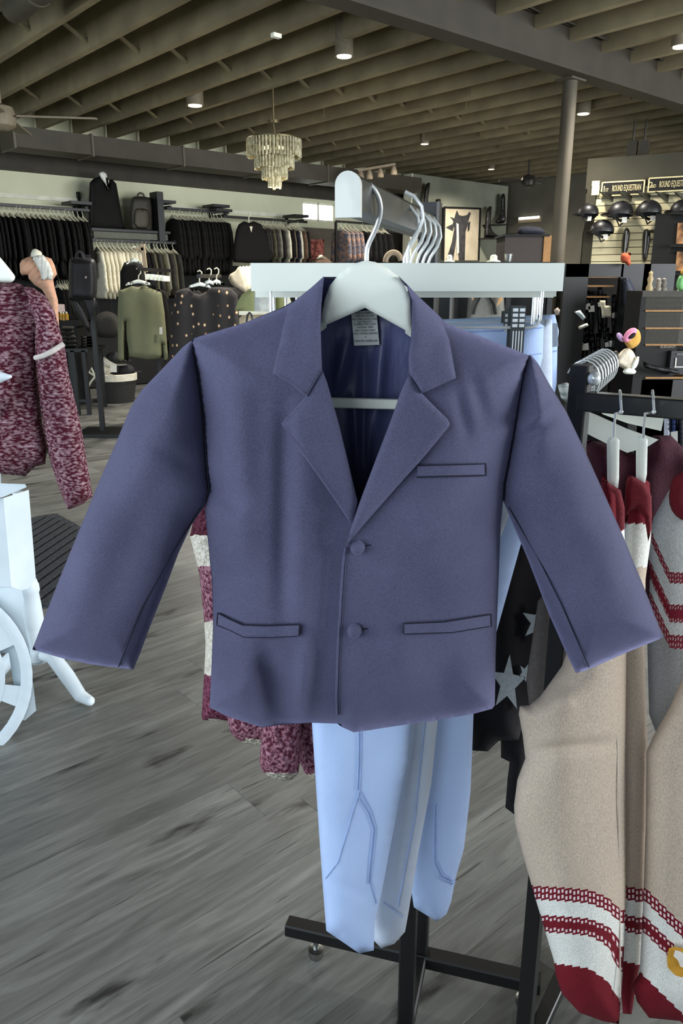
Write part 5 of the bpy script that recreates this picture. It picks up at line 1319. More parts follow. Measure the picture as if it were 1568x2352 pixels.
for k, (cx_, cy_, mt_, rz) in enumerate(((250, 832, m_capw, 0.3), (268, 848, m_capk, 1.2), (238, 850, m_capw, 2.2), (290, 850, m_capk, 0.8), (262, 822, m_capk, 0.1))):
    q = P(cx_, cy_, 9.0 + (k % 2) * .15); q.z = max(q.z, bh * 0.95)
    g = thing('baseball_cap', q, ['white cap lying topmost in the basket', 'black cap with tag in the basket middle', 'white cap at the left rim of the basket', 'black cap at the right rim of the basket', 'black cap tucked behind the topmost white cap'][k], 'cap')
    d_ = Vector((math.cos(rz), math.sin(rz), 0)); e_ = Vector((-math.sin(rz), math.cos(rz), 0))
    MB().ball(q, .085, .10, .07, 14, 8, e_, d_).build('crown', mt_, g, True)
    MB().ball(q + d_ * .12 - Vector((0, 0, .03)), .075, .08, .010, 14, 6, e_, d_).build('brim', mt_, g, True)
tag(cloth('price_tag', [(253, 838), (268, 838), (268, 855), (253, 855)], 8.85, M('tag_card', (226, 224, 216), 0.7), None, tf=0, th=.004, step=8), 'white price tag on the caps in the basket', 'tag')

# ================================================================== RIGHT BACKGROUND
# horse picture
VPI = lambda x, y, d: PV(x, y, VP_ - 0.02 + d)
g = thing('horse_picture', PV(1060, 598, VP_ - 0.03), 'framed dark horse painting on the sage partition wall', 'picture')
cloth('canvas', [(1022, 478), (1102, 481), (1098, 598), (1019, 598)], -0.02, M('beige_canvas', (172, 160, 136), 0.9, nscale=5), g, tf=0, th=0.02, step=20, mapf=VPI)
m_hd = M('horse_black_paint', (34, 33, 34), 0.8, nscale=12, col2=(52, 50, 50))
for poly in ([(1046, 492), (1049, 483), (1054, 494), (1062, 496), (1072, 494), (1078, 486), (1081, 490), (1076, 505), (1073, 520), (1069, 532), (1067, 598), (1054, 598), (1050, 560), (1046, 530), (1040, 512)], [(1044, 520), (1048, 540), (1046, 565), (1040, 598), (1024, 598), (1030, 580), (1038, 555)], [(1034, 498), (1046, 503), (1042, 508)], [(1024, 522), (1044, 512), (1040, 530)], [(1074, 512), (1080, 508), (1078, 528), (1074, 532)]):
    cloth('horse', poly, -0.028, m_hd, g, tf=0, th=0.008, step=8, mapf=VPI)
cloth('mane_highlight', [(1048, 512), (1053, 515), (1054, 580), (1049, 585)], -0.030, M('horse_pale_paint', (200, 192, 172), 0.8), g, tf=0, th=0.006, step=8, mapf=VPI)
for poly in ([(1019, 474), (1105, 477), (1105, 481), (1019, 478)], [(1019, 476), (1023, 476), (1020, 598), (1016, 598)], [(1101, 479), (1105, 479), (1101, 598), (1097, 598)]):
    cloth('frame', poly, -0.035, m_black, g, tf=0, th=0.035, step=20, mapf=VPI)
def boot(poly, v, label, group=None):
    f_ = lambda x, y, d: PV(x, y, v + d)
    xs = [p[0] for p in poly]; ys = [p[1] for p in poly]
    g = thing('riding_boot', PV(sum(xs) / len(xs), max(ys), v), label, 'boot', group)
    m_lea = M('black_leather', (28, 26, 24), 0.35, spec=0.5)
    cloth('boot_body', smooth_poly(poly, 1), 0, m_lea, g, tf=0.07, tb=0.07, edge=8, step=4, mapf=f_)
    return g
boot([(976, 424), (986, 418), (988, 424), (984, 450), (982, 472), (972, 474), (972, 450)], VP_ - .12, 'tall black boot shaft on the partition, highest at left')
boot([(998, 458), (1010, 456), (1013, 460), (1011, 490), (1008, 505), (1018, 512), (1006, 514), (1000, 508), (1002, 480)], VP_ - .12, 'tall black boot just left of the horse picture')
boot([(1117, 478), (1128, 472), (1129, 480), (1126, 510), (1128, 528), (1138, 538), (1150, 543), (1150, 546), (1115, 546), (1112, 540), (1114, 510)], VP_ - .12, 'tall black boot standing right of the horse picture')
boot([(1150, 446), (1158, 444), (1160, 450), (1160, 490), (1162, 512), (1140, 514), (1136, 508), (1146, 500), (1150, 480)], VP_ - .12, 'tall black boot on the upper shelf at the partition end')
for k, (x0, x1, yy, lab) in enumerate(((1108, 1156, 546, 'lower small black boot shelf on the partition'), (1122, 1164, 515, 'upper small black boot shelf on the partition'))):
    a, b_ = PV(x0, yy, VP_ - .14), PV(x1, yy, VP_ - .14)
    tag(MB().bar(a - Vector((0, 0, .012)), b_ - Vector((0, 0, .012)), .28, .02).build('boot_shelf', m_black), lab, 'shelf')
# counter of goods in front of the partition
def tote(label, poly, Y, mat, hnd):
    g = px_garment('tote_bag', label, 'bag', Y, poly, mat, 0.07, 14, 6)
    MB().tube([P(x, y, Y - .09) for x, y in hnd], 0.012, 6).build('handle', m_black, g, True)
tote('grey tote bag with tan trim under the plank hanger', [(1076, 660), (1156, 660), (1160, 744), (1070, 744)], 6.12, M('grey_felt', (112, 112, 106), 0.9), [(1086, 722), (1092, 700), (1102, 680), (1112, 675), (1124, 680), (1134, 700), (1138, 722)])
for sx_, pl in ((1, [(1076, 660), (1092, 660), (1086, 690), (1080, 680)]), (2, [(1140, 660), (1156, 662), (1154, 690), (1140, 705), (1146, 680)])):
    cloth('trim', pl, 6.0, M('tan_leather', (178, 142, 96), 0.6), bpy.data.objects['tote_bag'], tf=0.005, th=0.01, edge=5, step=5)
g = thing('goods_shelf', P(1100, 800, 6.2), 'dark open shelf unit behind the clip hangers', 'shelf')
for x in (1005, 1045, 1165, 1260): MB().bar(Vector((P(x, 700, 6.2).x, 6.2, 0)), Vector((P(x, 700, 6.2).x, 6.2, P(x, 606, 6.2).z)), .04, .04, up=(0, 1, 0)).build('post', m_tan if x == 1005 else m_black, g)
for yy in (608, 745): MB().bar(P(1000, yy, 6.35), P(1262, yy, 6.35), .4, .03).build('board', m_blackm, g)
q0, q1 = P(1000, 745, 6.55), P(1262, 606, 6.55)
MB().box(((q0.x + q1.x) / 2, 6.55, q1.z / 2), (q1.x - q0.x, .02, q1.z)).build('back', m_blackm, g)
for k, (x, y, w_, lab, mt_) in enumerate(((1032, 596, 18, 'small cream dish on the dark counter at left', m_cream), (1133, 594, 24, 'cream hat lying on the dark counter', m_cream), (1166, 592, 20, 'shiny metal bucket on the dark counter', m_steel), (905, 590, 20, 'coiled tan strap on the dark counter', m_tan))):
    q = P(x, 602, 6.3); s_ = w_ * 6.3 / 1800 / 2
    if k == 2: o = MB().lathe(q, [(s_ * .7, 0), (s_, s_ * 1.7), (s_ * .92, s_ * 1.7), (s_ * .65, .01)], 18).build('bucket', mt_, None, True)
    elif k == 3:
        o = MB().tube([P(885 + 18 * (1 - math.cos(a)), 602 - 22 * math.sin(a), 6.3) for a in np.linspace(0, 3.0, 14)], .022, 8).build('strap_coil', mt_, None, True)
    else: o = MB().lathe(q, [(s_ * 1.3, 0), (s_ * 1.3, .008), (s_ * .7, .015), (s_ * .62, .045), (s_ * .3, .055)], 18).build('sun_hat' if k == 1 else 'dish', mt_, None, True)
    tag(o, lab, 'bucket' if k == 2 else ('strap' if k == 3 else ('hat' if k == 1 else 'dish')))

# back room: lit window, cabinet
a, b_ = PU(1190, 513, UB - .02), PU(1242, 496, UB - .02)
g = thing('window_2', (a + b_) / 2, 'narrow lit window in the dark back wall', 'window'); g['kind'] = 'structure'
vc, vw_ = (v_of(a) + v_of(b_)) / 2, abs(v_of(a) - v_of(b_))
MB().box(UV(UB - .02, vc, (a.z + b_.z) / 2), (.03, vw_, abs(b_.z - a.z)), UD, VD).build('window_frame', m_tan, g)
MB().box(UV(UB - .04, vc, (a.z + b_.z) / 2 + .03), (.02, vw_ * .9, abs(b_.z - a.z) * .4), UD, VD).build('pane', m_day, g)
def pbox(name, x0, x1, y0, y1, Y, dep, mat, parent=None):
    a, b_ = P(x0, y0, Y), P(x1, y1, Y)
    return MB().box(((a.x + b_.x) / 2, Y + dep / 2, (a.z + b_.z) / 2), (abs(b_.x - a.x), dep, abs(a.z - b_.z))).build(name, mat, parent)
g = thing('dark_cabinet', P(1210, 602, 9.0), 'dark wooden cabinet with tan edge beyond the plank hanger', 'cabinet')
q = P(1210, 541, 9.0); pbox('body', 1160, 1250, 543, 700, 9.0, .5, M('dark_walnut', (52, 44, 40), 0.6), g); pbox('edge', 1250, 1260, 541, 700, 8.98, .5, M('tan_wood', (150, 112, 70), 0.7), g); pbox('top', 1156, 1262, 538, 543, 8.96, .54, m_blackm, g)
tag(cloth('saddle_pad', smooth_poly([(1186, 540), (1188, 526), (1200, 519), (1230, 520), (1248, 525), (1255, 540)], 1), 9.2, M('navy_quilt', (40, 42, 52), 0.9), None, tf=.12, tb=.12, edge=12, step=6), 'dark quilted saddle pad on the walnut cabinet', 'saddle pad')

# slat wall with helmets and signs -------------------------------------
SO = P(1350, 500, 9.5); SO.z = 0
SD = Vector((math.cos(math.radians(27)), -math.sin(math.radians(27)), 0)); SN = Vector((-SD.y, SD.x, 0))    # SN points away from the camera
def hit(px, py, off=0.0):
    r_ = Vector(ray(px, py)); n_ = SN
    o_ = Vector((0, 0, CAMH)); t_ = ((SO + SN * off) - o_).dot(n_) / r_.dot(n_)
    return o_ + r_ * t_
g = thing('slat_wall', SO, 'cream slatted display wall with a dark header at right', 'display wall')
m_slat = M('cream_slat', (232, 222, 180), 0.8, nscale=3, col2=(220, 208, 168), rand=0.05, stretch=(1, 1, 6))
m_head = M('olive_grey_panel', (68, 65, 52), 0.8, nscale=4)
zt_, zh0 = hit(1400, 362).z, hit(1400, 432).z
MB().box(SO + SD * 1.4 + SN * .06 + Vector((0, 0, (zt_ + .0) / 2)), (2.9, .08, zt_), SD, SN).build('backing', m_head, g)
MB().box(SO + SD * 1.4 + SN * .0 + Vector((0, 0, (zt_ + zh0) / 2)), (2.9, .05, zt_ - zh0), SD, SN).build('header', m_head, g)
MB().box(SO + SD * .02 + Vector((0, 0, zh0 / 2)), (.10, .06, zh0), SD, SN).build('end_post', m_head, g)
zs = 0.9; dz = 0.076
while zs < zh0 - 0.03:
    MB().box(SO + SD * 1.45 + SN * .005 + Vector((0, 0, zs + dz / 2)), (2.75, .02, dz - .008), SD, SN).build('slat', m_slat, g); zs += dz
for x0, y0 in ((1360, 421), (1360, 432), (1359, 443)):
    q = hit(x0 + 8, y0, -.03); MB().box(q, (.085, .012, .05), SD, SN).build('light_block', m_slat, g)
for k in range(5):
    q = hit(1386 + k * 42, 452, -.06)
    MB().add([q + SD * a + SN * b2 + Vector((0, 0, c2)) for a, b2, c2 in ((-.02, .05, .03), (.1, .05, .03), (.1, .05, -.06), (-.02, -.25, .03), (.0, -.25, .03))], [(0, 1, 2), (0, 3, 4, 1), (0, 2, 3), (1, 4, 2), (2, 4, 3)]).build('shelf_bracket', m_head, g)
m_signb = M('black_sign_board', (28, 26, 22), 0.7); m_signt = M('cream_lettering', (226, 210, 160), 0.7)
for lab, body, xa, xb, ya, yb in (('sign board reading 1ST ROUND EQUESTRIAN', '1ST ROUND EQUESTRIAN', 1380, 1481, 433, 425), ('sign board reading 2ND ROUND EQUESTRIAN, cut by the right edge', '2ND ROUND EQUESTRIAN', 1487, 1592, 424, 415)):
    A, B = hit(xa, ya + 4, -.04), hit(xb, yb + 3, -.04)
    zc_ = (A.z + B.z) / 2; wd = (B - A).dot(SD); hh = 0.165
    mid_ = (A + B) / 2; mid_.z = zc_
    g = thing('shop_sign', mid_, lab, 'sign')
    MB().box(mid_, (wd, .02, hh), SD, SN).build('board', m_signb, g)
    for dz_ in (-hh / 2 + .012, hh / 2 - .012): MB().box(mid_ + Vector((0, 0, dz_)) - SN * .012, (wd - .004, .008, .014), SD, SN).build('border', m_signt, g)
    for s_ in (-1, 1): MB().box(mid_ + SD * s_ * (wd / 2 - .009) - SN * .012, (.014, .008, hh - .01), SD, SN).build('border', m_signt, g)
    num, suf, rest_ = body[0], body[1:3], body[4:]
    text_obj('lettering', num, .085, m_signt, mid_ - SD * (wd * .425) - SN * .011, SD, (0, 0, 1), g, .003)
    text_obj('lettering', suf, .05, m_signt, mid_ - SD * (wd * .36) - SN * .011 - Vector((0, 0, .012)), SD, (0, 0, 1), g, .003, sx=.62)
    text_obj('lettering', rest_, .092, m_signt, mid_ + SD * (wd * .09) - SN * .011, SD, (0, 0, 1), g, .003, sx=wd * .68 / 0.93)
# helmets
m_helm = M('black_helmet_shell', (26, 25, 27), 0.4, nscale=20, spec=0.5)
def helmet():
    g = thing('riding_helmet', (0, 0, 0), 'x', 'helmet', 'helmets on the slat wall')
    h_ = MB(); n_, m_ = 18, 8; vs = []; fs = []
    for i in range(m_ + 1):
        th = math.pi * 0.56 * i / m_
        for k in range(n_):
            a = 2 * math.pi * k / n_
            vs.append(Vector((.125 * math.sin(th) * math.cos(a), .10 * math.sin(th) * math.sin(a), .115 * math.cos(th))))
    for i in range(m_):
        for k in range(n_): fs.append((i * n_ + k, (i + 1) * n_ + k, (i + 1) * n_ + (k + 1) % n_, i * n_ + (k + 1) % n_))
    h_.add(vs, fs).build('shell', m_helm, g, True)
    MB().ball((-.135, 0, -.01), .05, .075, .008, 14, 6).build('peak', m_helm, g, True)
    MB().tube([Vector((-.07, -.075, -.02)), Vector((-.02, -.06, -.085)), Vector((0, 0, -.115)), Vector((.03, .05, -.08)), Vector((.07, .07, -.02))], .007, 6).build('chin_strap', m_helm, g, True)
    MB().box((.045, -.06, -.075), (.045, .004, .05)).build('swing_tag', M('tag_card', (226, 224, 216), 0.7), g)
    MB().tube([Vector((-.06, .03, -.03)), Vector((.01, .085, -.05)), Vector((.08, .04, -.03))], .014, 6).build('harness', m_blackm, g, True)
    return g
h0 = helmet(); collect_kids()
for k, (px_, py_, sc_, ry, lab) in enumerate(((1350, 490, .95, 0, 'black helmet at the left end of the top helmet row'), (1424, 490, 1.15, 0, 'black helmet in the top row under the first sign'), (1489, 487, 1.1, 0, 'black helmet in the top row under the second sign'), (1566, 484, 1.0, 0, 'black helmet of the top row cut by the right edge'), (1382, 530, 1.05, 0, 'black helmet hanging alone in the second row at left'), (1535, 528, 1.15, 0, 'black helmet in the second row at the shelf unit'))):
    o = h0 if k == 0 else copy_tree(h0)
    o.location = hit(px_, py_, -.19); o.rotation_euler = (math.radians(-8), 0, math.radians(-20 if k else -35)); o.scale = (sc_ * 1.0,) * 3
    o['label'] = lab
# half chaps hanging on the slats
for k, (poly, lab) in enumerate(((([(1433, 528), (1438, 521), (1446, 528), (1447, 540), (1440, 585), (1426, 585), (1428, 545)]), 'black half chap hanging left, above the red toy'), (([(1476, 530), (1485, 524), (1495, 532), (1492, 560), (1484, 602), (1474, 602), (1474, 560)]), 'black half chap hanging right of its pair'))):
    f_ = lambda x, y, d: hit(x, y, -.08 + d)
    g = thing('half_chap', hit(poly[0][0], 600, -.08), lab, 'half chap', 'half chaps')
    cloth('leg', smooth_poly(poly, 1), 0, M('black_leather', (28, 26, 24), 0.35), g, tf=.05, tb=.05, edge=7, step=4, mapf=f_)
    xm = sum(p[0] for p in poly) / len(poly)
    MB().tube([hit(xm + 1, 530, -.135), hit(xm - 1, 560, -.135), hit(xm - 3, 582, -.135)], .008, 6).build('zip', m_steel, g, True)
# shelf unit at the far right edge of the slat wall
g = thing('cubby_shelf', hit(1556, 640, -.25), 'dark cubby shelf in front of the slat wall at the right edge', 'shelf')
for yy in (492, 566, 630): 
    a, b_ = hit(1541, yy, -.3), hit(1600, yy, -.3); MB().bar(a, b_, .3, .025).build('board', m_blackm, g)
a, b_ = hit(1541, 490, -.3), hit(1538, 632, -.3); MB().bar(Vector((a.x, a.y, 0)), a, .04, .3, up=SD).build('side', m_blackm, g)
a, b_ = hit(1543, 492, -.12), hit(1600, 632, -.12); MB().box((a + b_) / 2, ((b_ - a).dot(SD), .02, abs(a.z - b_.z)), SD, SN).build('back', m_blackm, g)
for k, (x0, y0, x1, y1, lab) in enumerate(((1556, 512, 1575, 560, 'tan boxed goods on the upper cubby shelf'), (1554, 578, 1575, 622, 'tan boxed goods on the lower cubby shelf'))):
    tag(cloth('goods_box', [(x0, y0), (x1, y0), (x1, y1), (x0 - 4, y1)], 0, M('tan_card_box', (190, 140, 96), 0.8, nscale=8, col2=(90, 64, 44)), None, tf=0, th=.08, step=12, mapf=lambda x, y, d: hit(x, y, -.35 + d)), lab, 'box')

# black gondola with straps and tags
YG = 6.6
g = thing('black_gondola', P(1390, 880, YG), 'tall black gondola of hanging tack below the slat wall', 'display stand')
pbox('header', 1300, 1430, 606, 636, YG, .1, m_black, g); pbox('header', 1432, 1480, 606, 640, YG + .05, .1, m_blackm, g)
pbox('back', 1296, 1482, 636, 1100, YG + .35, .04, M('black_pegboard', (16, 16, 17), 0.8), g)
pbox('base', 1296, 1482, 926, 1100, YG - .15, .5, m_black, g)
for x in (1298, 1428, 1480): pbox('post', x, x + 6, 606, 1180, YG, .06, m_black, g)
for yy, x0, x1 in ((634, 1302, 1424), (655, 1330, 1410), (680, 1330, 1400)): pbox('shelf_edge', x0, x1, yy, yy + 4, YG + .02, .3, M('tan_wood', (150, 112, 70), 0.7), g)
rr = random.Random(3)
tagm = M('tag_card', (226, 224, 216), 0.7)
for k in range(14):
    x = 1312 + (k % 7) * 16 + rr.uniform(-4, 4); y0 = 668 + (k // 7) * 90 + rr.uniform(-10, 10); L_ = rr.uniform(80, 130)
    g = thing('strap_bundle', P(x, y0 + L_, YG + .1), 'black strap bundle with pale tag, %s from left in the gondola %s row' % (ORD[k % 7], 'upper' if k < 7 else 'lower'), 'straps', 'strap bundles in the gondola')
    cloth('straps', [(x - 5, y0), (x + 5, y0), (x + 7, y0 + L_ * .6), (x + 4, y0 + L_), (x - 4, y0 + L_), (x - 7, y0 + L_ * .5)], YG + .12, m_nyl, g, tf=.04, tb=.04, edge=5, step=8)
    ty = y0 + rr.uniform(15, 50); tw = rr.uniform(4, 8)
    cloth('swing_tag', [(x - tw, ty), (x + tw, ty - 3), (x + tw + 1, ty + tw * 1.7), (x - tw + 1, ty + tw * 1.9)], YG + .06, tagm, g, tf=0, th=.004, step=8)
for lab, poly, c_ in (('pale round brush hanging at the left of the gondola', [(1272, 712), (1280, 706), (1286, 712), (1284, 722), (1276, 728)], (170, 160, 150)), ('silver bit packet among the black straps', [(1318, 716), (1332, 712), (1345, 730), (1338, 736)], (190, 205, 210)), ('white card label tilted among the black straps', [(1326, 750), (1348, 742), (1352, 748), (1330, 758)], (215, 214, 205)), ('two stacked pale price cards in the gondola', [(1376, 690), (1390, 690), (1390, 702), (1404, 702), (1402, 728), (1384, 728)], (196, 190, 166)), ('pale horseshoe-shaped packet at the gondola right', [(1441, 722), (1446, 712), (1453, 712), (1454, 722), (1450, 750), (1444, 750)], (214, 214, 206)), ('striped packet beside the dark shelf unit', [(1462, 720), (1476, 718), (1474, 752), (1460, 752)], (150, 138, 104))):
    tag(cloth('hanging_packet', poly, YG - .04, M('card_%d' % c_[0], c_, 0.6), None, tf=.008, tb=.008, edge=4, step=4), lab, 'packet')
tag(cloth('leather_halter', [(1430, 640), (1444, 636), (1456, 660), (1466, 690), (1462, 704), (1450, 700), (1440, 720), (1432, 700)], YG - .05, M('navy_leather', (34, 40, 52), 0.5), None, tf=.05, tb=.04, edge=8, step=5), 'dark navy halter hanging at the gondola corner', 'halter')

# plush toys
def plush(label, parts, base):
    g = thing('plush_toy', base, label, 'toy')
    for nm, poly, Y, mat, t_ in parts:
        cloth(nm, smooth_poly(poly, 2), Y, mat, g, tf=t_, tb=t_, edge=10, step=4)
    return g
YP = 5.6
m_pl_y = M('mustard_plush', (198, 154, 76), 0.95, bump=0.6, bscale=120); m_pl_p = M('pink_plush', (222, 142, 170), 0.95, bump=0.6, bscale=120); m_pl_l = M('lilac_plush', (198, 168, 214), 0.95, bump=0.6, bscale=120)
m_pl_w = M('cream_plush', (214, 204, 184), 0.95, bump=0.8, bscale=90); m_pl_g = M('green_plush', (124, 186, 120), 0.95, bump=0.6, bscale=120); m_pl_r = M('rust_plush', (160, 74, 46), 0.95, bump=0.6, bscale=120)
plush('mustard plush ring toy with pink rim and lilac tail', [
    ('ring', [(1436, 792), (1430, 780), (1438, 765), (1452, 754), (1466, 756), (1472, 770), (1470, 788), (1456, 800), (1444, 801)], YP, m_pl_y, .07),
    ('rim', [(1430, 785), (1432, 768), (1445, 754), (1460, 752), (1464, 762), (1450, 780), (1438, 788)], YP - .07, m_pl_p, .03),
    ('hole', [(1441, 776), (1450, 766), (1461, 763), (1458, 774), (1446, 780)], YP - .10, m_blackm, .008),
    ('tail', [(1416, 776), (1415, 766), (1422, 763), (1430, 770), (1434, 784), (1426, 786)], YP - .03, m_pl_l, .05)], P(1445, 800, YP))
plush('shaggy cream plush animal hanging below the ring toy', [
    ('body', [(1414, 822), (1426, 806), (1440, 798), (1452, 804), (1460, 820), (1462, 845), (1440, 852), (1424, 842), (1410, 838)], YP + .05, m_pl_w, .09),
    ('paw', [(1406, 812), (1412, 805), (1420, 808), (1418, 817), (1410, 818)], YP, m_pl_w, .04),
    ('paw', [(1448, 836), (1460, 820), (1468, 815), (1466, 835), (1458, 848), (1450, 848)], YP - .02, m_white, .04),
    ('foot', [(1428, 852), (1440, 842), (1462, 850), (1458, 860), (1434, 860)], YP - .02, m_white, .04)], P(1440, 860, YP))
tag(cloth('swing_tag', [(1403, 842), (1414, 836), (1420, 841), (1409, 850)], YP - .08, tagm, None, tf=0, th=.004, step=6), 'white swing tag on the shaggy cream plush', 'tag')
plush('small rust red plush sitting on the gondola', [('body', [(1424, 590), (1428, 581), (1440, 580), (1448, 586), (1446, 597), (1450, 606), (1442, 612), (1436, 604), (1426, 604)], 6.5, m_pl_r, .06), ('ear', [(1440, 582), (1446, 579), (1450, 584), (1446, 588)], 6.48, m_pl_r, .03)], P(1436, 606, 6.5))
plush('green plush toy with yellow head at the right edge', [('body', [(1552, 652), (1558, 634), (1568, 630), (1590, 640), (1590, 668), (1562, 670), (1554, 664)], 5.4, m_pl_g, .07), ('head', [(1560, 630), (1566, 617), (1580, 615), (1590, 622), (1586, 634)], 5.4, M('yellow_plush', (220, 170, 70), 0.95), .06)], P(1570, 668, 5.4))
plush('red and white plush toy peeking above the rack bar', [('body', [(1425, 900), (1432, 893), (1444, 892), (1458, 898), (1462, 925), (1424, 925)], 6.5, m_pl_r, .05), ('face', [(1430, 905), (1436, 898), (1446, 899), (1450, 908), (1448, 925), (1430, 925)], 6.44, m_white, .04)], P(1440, 920, 6.5))

# dark shelf unit with wood edges at right
YD = 5.9
g = thing('dark_shelf_unit', P(1530, 900, YD), 'black shelf unit with thin wooden edges at the right edge', 'shelf')
pbox('back', 1478, 1640, 680, 1400, YD + .3, .03, m_blackm, g); pbox('side', 1474, 1482, 668, 1400, YD, .32, m_blackm, g)
m_pan = M('charcoal_panel', (62, 60, 54), 0.7)
for y0, y1 in ((682, 712), (718, 752), (757, 790)): pbox('drawer_front', 1484, 1640, y0, y1, YD, .02, m_pan, g)
m_edge = M('tan_wood', (150, 112, 70), 0.7)
for yy in (712, 752, 790, 866): pbox('shelf_edge', 1482, 1640, yy, yy + 4, YD - .01, .3, m_edge, g)
pbox('top', 1476, 1640, 668, 682, YD - .01, .34, m_pan, g)
pbox('base', 1474, 1640, 872, 1400, YD, .3, m_black, g)
for k in range(7):
    x = 1488 + k * 8
    tag(pbox('boxed_book', x, x + 6.5, 796 + (k % 3) * 2, 842, YD + .02, .2, M('dark_box_%d' % (k % 3), ((58, 58, 58), (72, 70, 68), (46, 47, 50))[k % 3], 0.6)), 'slim dark box on the shelf unit, %s from the left' % ORD[k], 'box', 'slim dark boxes')
g = thing('display_box', P(1556, 862, YD), 'black glove box with pale lettering on the shelf unit', 'box')
pbox('carton', 1542, 1640, 806, 860, YD - .04, .15, M('black_carton', (44, 45, 46), 0.6), g)
text_obj('lettering', 'ELEGANT', .022, M('dim_print', (150, 148, 140), .8), P(1533, 797, YD - .02), (1, 0, 0), (0, 0, 1), g, .001, sx=1.2)
text_obj('lettering', 'HOG', .022, MATS['dim_print'], P(1562, 814, YD - .05), (1, 0, 0), (0, 0, 1), g, .001)
pts = [P(x, y, YD - .045) for x, y in ((1550, 842), (1552, 822))] 
MB().tube(pts, .005, 6).tube([P(1548, 843, YD - .045), P(1575, 843, YD - .045)], .004, 6).build('print', tagm, g)
tag(cloth('leather_belt', [(1470, 826), (1490, 836), (1520, 842), (1560, 850), (1560, 860), (1515, 855), (1480, 845)], YD - .1, m_nyl, None, tf=.02, tb=.02, edge=5, step=6), 'black belt draped across the front of the shelf unit', 'belt')
for k, (x, y, c_, lab) in enumerate(((1490, 650, (170, 150, 110), 'tan carved figure on the dark shelf unit'), (1510, 655, (140, 132, 120), 'small grey figure on the dark shelf unit'), (1522, 652, (110, 104, 96), 'dark statuette on the dark shelf unit'))):
    q = P(x, 668, YD + .05); hgt = (P(x, 668, YD).z - P(x, 622 if k == 0 else 638, YD).z) * -1
    tag(MB().lathe(q, [(.022, 0), (.026, .02), (.014, hgt * .35), (.022, hgt * .6), (.012, hgt * .78), (.016, hgt * .9), (.004, hgt)], 12).build('figurine', M('figure_%d' % k, c_, 0.6), None, True), lab, 'figurine')
# pale striped cloth beside the hanger bunch
tag(cloth('striped_cloth', [(1280, 884), (1300, 878), (1322, 890), (1326, 935), (1310, 930), (1288, 915)], 1.3, M('pale_striped_cloth', (206, 214, 210), 0.9, col2=(120, 132, 132), nscale=40, stretch=(.3, .3, 3), lo=.45, hi=.55), None, tf=.015, tb=.015, edge=10, step=6), 'pale striped cloth beside the bunched chrome hooks', 'cloth')
for k, (x0, c_, lab) in enumerate(((1525, (200, 204, 214), 'white striped garment edge behind the black rack bar'), (1540, (50, 66, 110), 'navy striped garment edge behind the black rack bar'), (1556, (36, 38, 46), 'black garment edge behind the black rack bar'))):
    g = px_garment('hung_garment', lab, 'clothing', 1.5, [(x0, 940), (x0 + 14, 940), (x0 + 18, 1060), (x0 - 2, 1060)], M('stripe_%d' % k, c_, 0.9), .02, 6, 6)
    if k == 2: cloth('swing_tag', [(1540, 992), (1556, 990), (1556, 1016), (1541, 1018)], 1.44, tagm, g, tf=0, th=.003, step=8)

# ================================================================== CEILING FITTINGS
# chandelier
YL = 8.2
c = P(629, 330, YL); rad = (P(691, 330, YL).x - P(570, 330, YL).x) / 2
g = thing('chandelier', (c.x, c.y, P(629, 432, YL).z), 'tiered crystal chandelier hanging from the joists', 'chandelier')
zz = lambda py: P(629, py, YL).z
m_cry = M('smoky_crystal', (214, 208, 176), 0.12, nscale=30, col2=(150, 142, 110), spec=0.8, metal=0.25)
m_brass = M('aged_brass', (120, 108, 78), 0.35, 0.8)
MB().lathe((c.x, c.y, 0), [(rad, zz(322)), (rad, zz(318)), (.03, zz(315))], 32).build('top_plate', m_brass, g, True)
for rf, y0, y1, n_ in ((1.0, 321, 362, 46), (.72, 350, 388, 36), (.46, 352, 411, 26), (.22, 370, 432, 14)):
    t_ = MB()
    for k in range(n_):
        a = 2 * math.pi * k / n_
        q = Vector((c.x + rad * rf * math.cos(a), c.y + rad * rf * math.sin(a), 0))
        h1, h2 = zz(y0), zz(y1) + random.uniform(-.01, .01)
        t_.box(q + Vector((0, 0, (h1 + h2) / 2)), (.018, .018, h1 - h2), Vector((math.cos(a + .78), math.sin(a + .78), 0)), Vector((-math.sin(a + .78), math.cos(a + .78), 0)))
    o = t_.build('crystal_tier', m_cry, g); o['kind'] = 'stuff'
    MB().lathe((c.x, c.y, 0), [(rad * rf - .012, zz(y0)), (rad * rf - .012, zz(y0) - .015), (rad * rf - .02, zz(y0))], 32).build('tier_ring', m_brass, g, True)
m_bulb = M('warm_bulb', (255, 236, 170), 0.4, emit=((255, 226, 150), 3.0))
for k in range(6):
    a = 2 * math.pi * k / 6
    MB().ball((c.x + rad * .35 * math.cos(a), c.y + rad * .35 * math.sin(a), zz(345)), .022, .022, .035, 8, 6).build('bulb', m_bulb, g, True)
MB().tube([Vector((c.x, c.y, zz(318))), Vector((c.x + .01, c.y, zz(300))), Vector((c.x, c.y, zz(283)))], .008, 6).build('chain', m_brass, g, True)
MB().lathe((c.x, c.y, 0), [(.06, zz(284)), (.06, zz(277)), (.012, zz(275)), (.012, ZD)], 16).build('canopy', m_brass, g, True)
dl = bpy.data.lights.new('chandelier_light', 'POINT'); dl.energy = 12; dl.color = (1, .86, .6); dl.shadow_soft_size = .15
lo = bpy.data.objects.new('chandelier_light', dl); COL.objects.link(lo); lo.location = (c.x, c.y, zz(440)); 
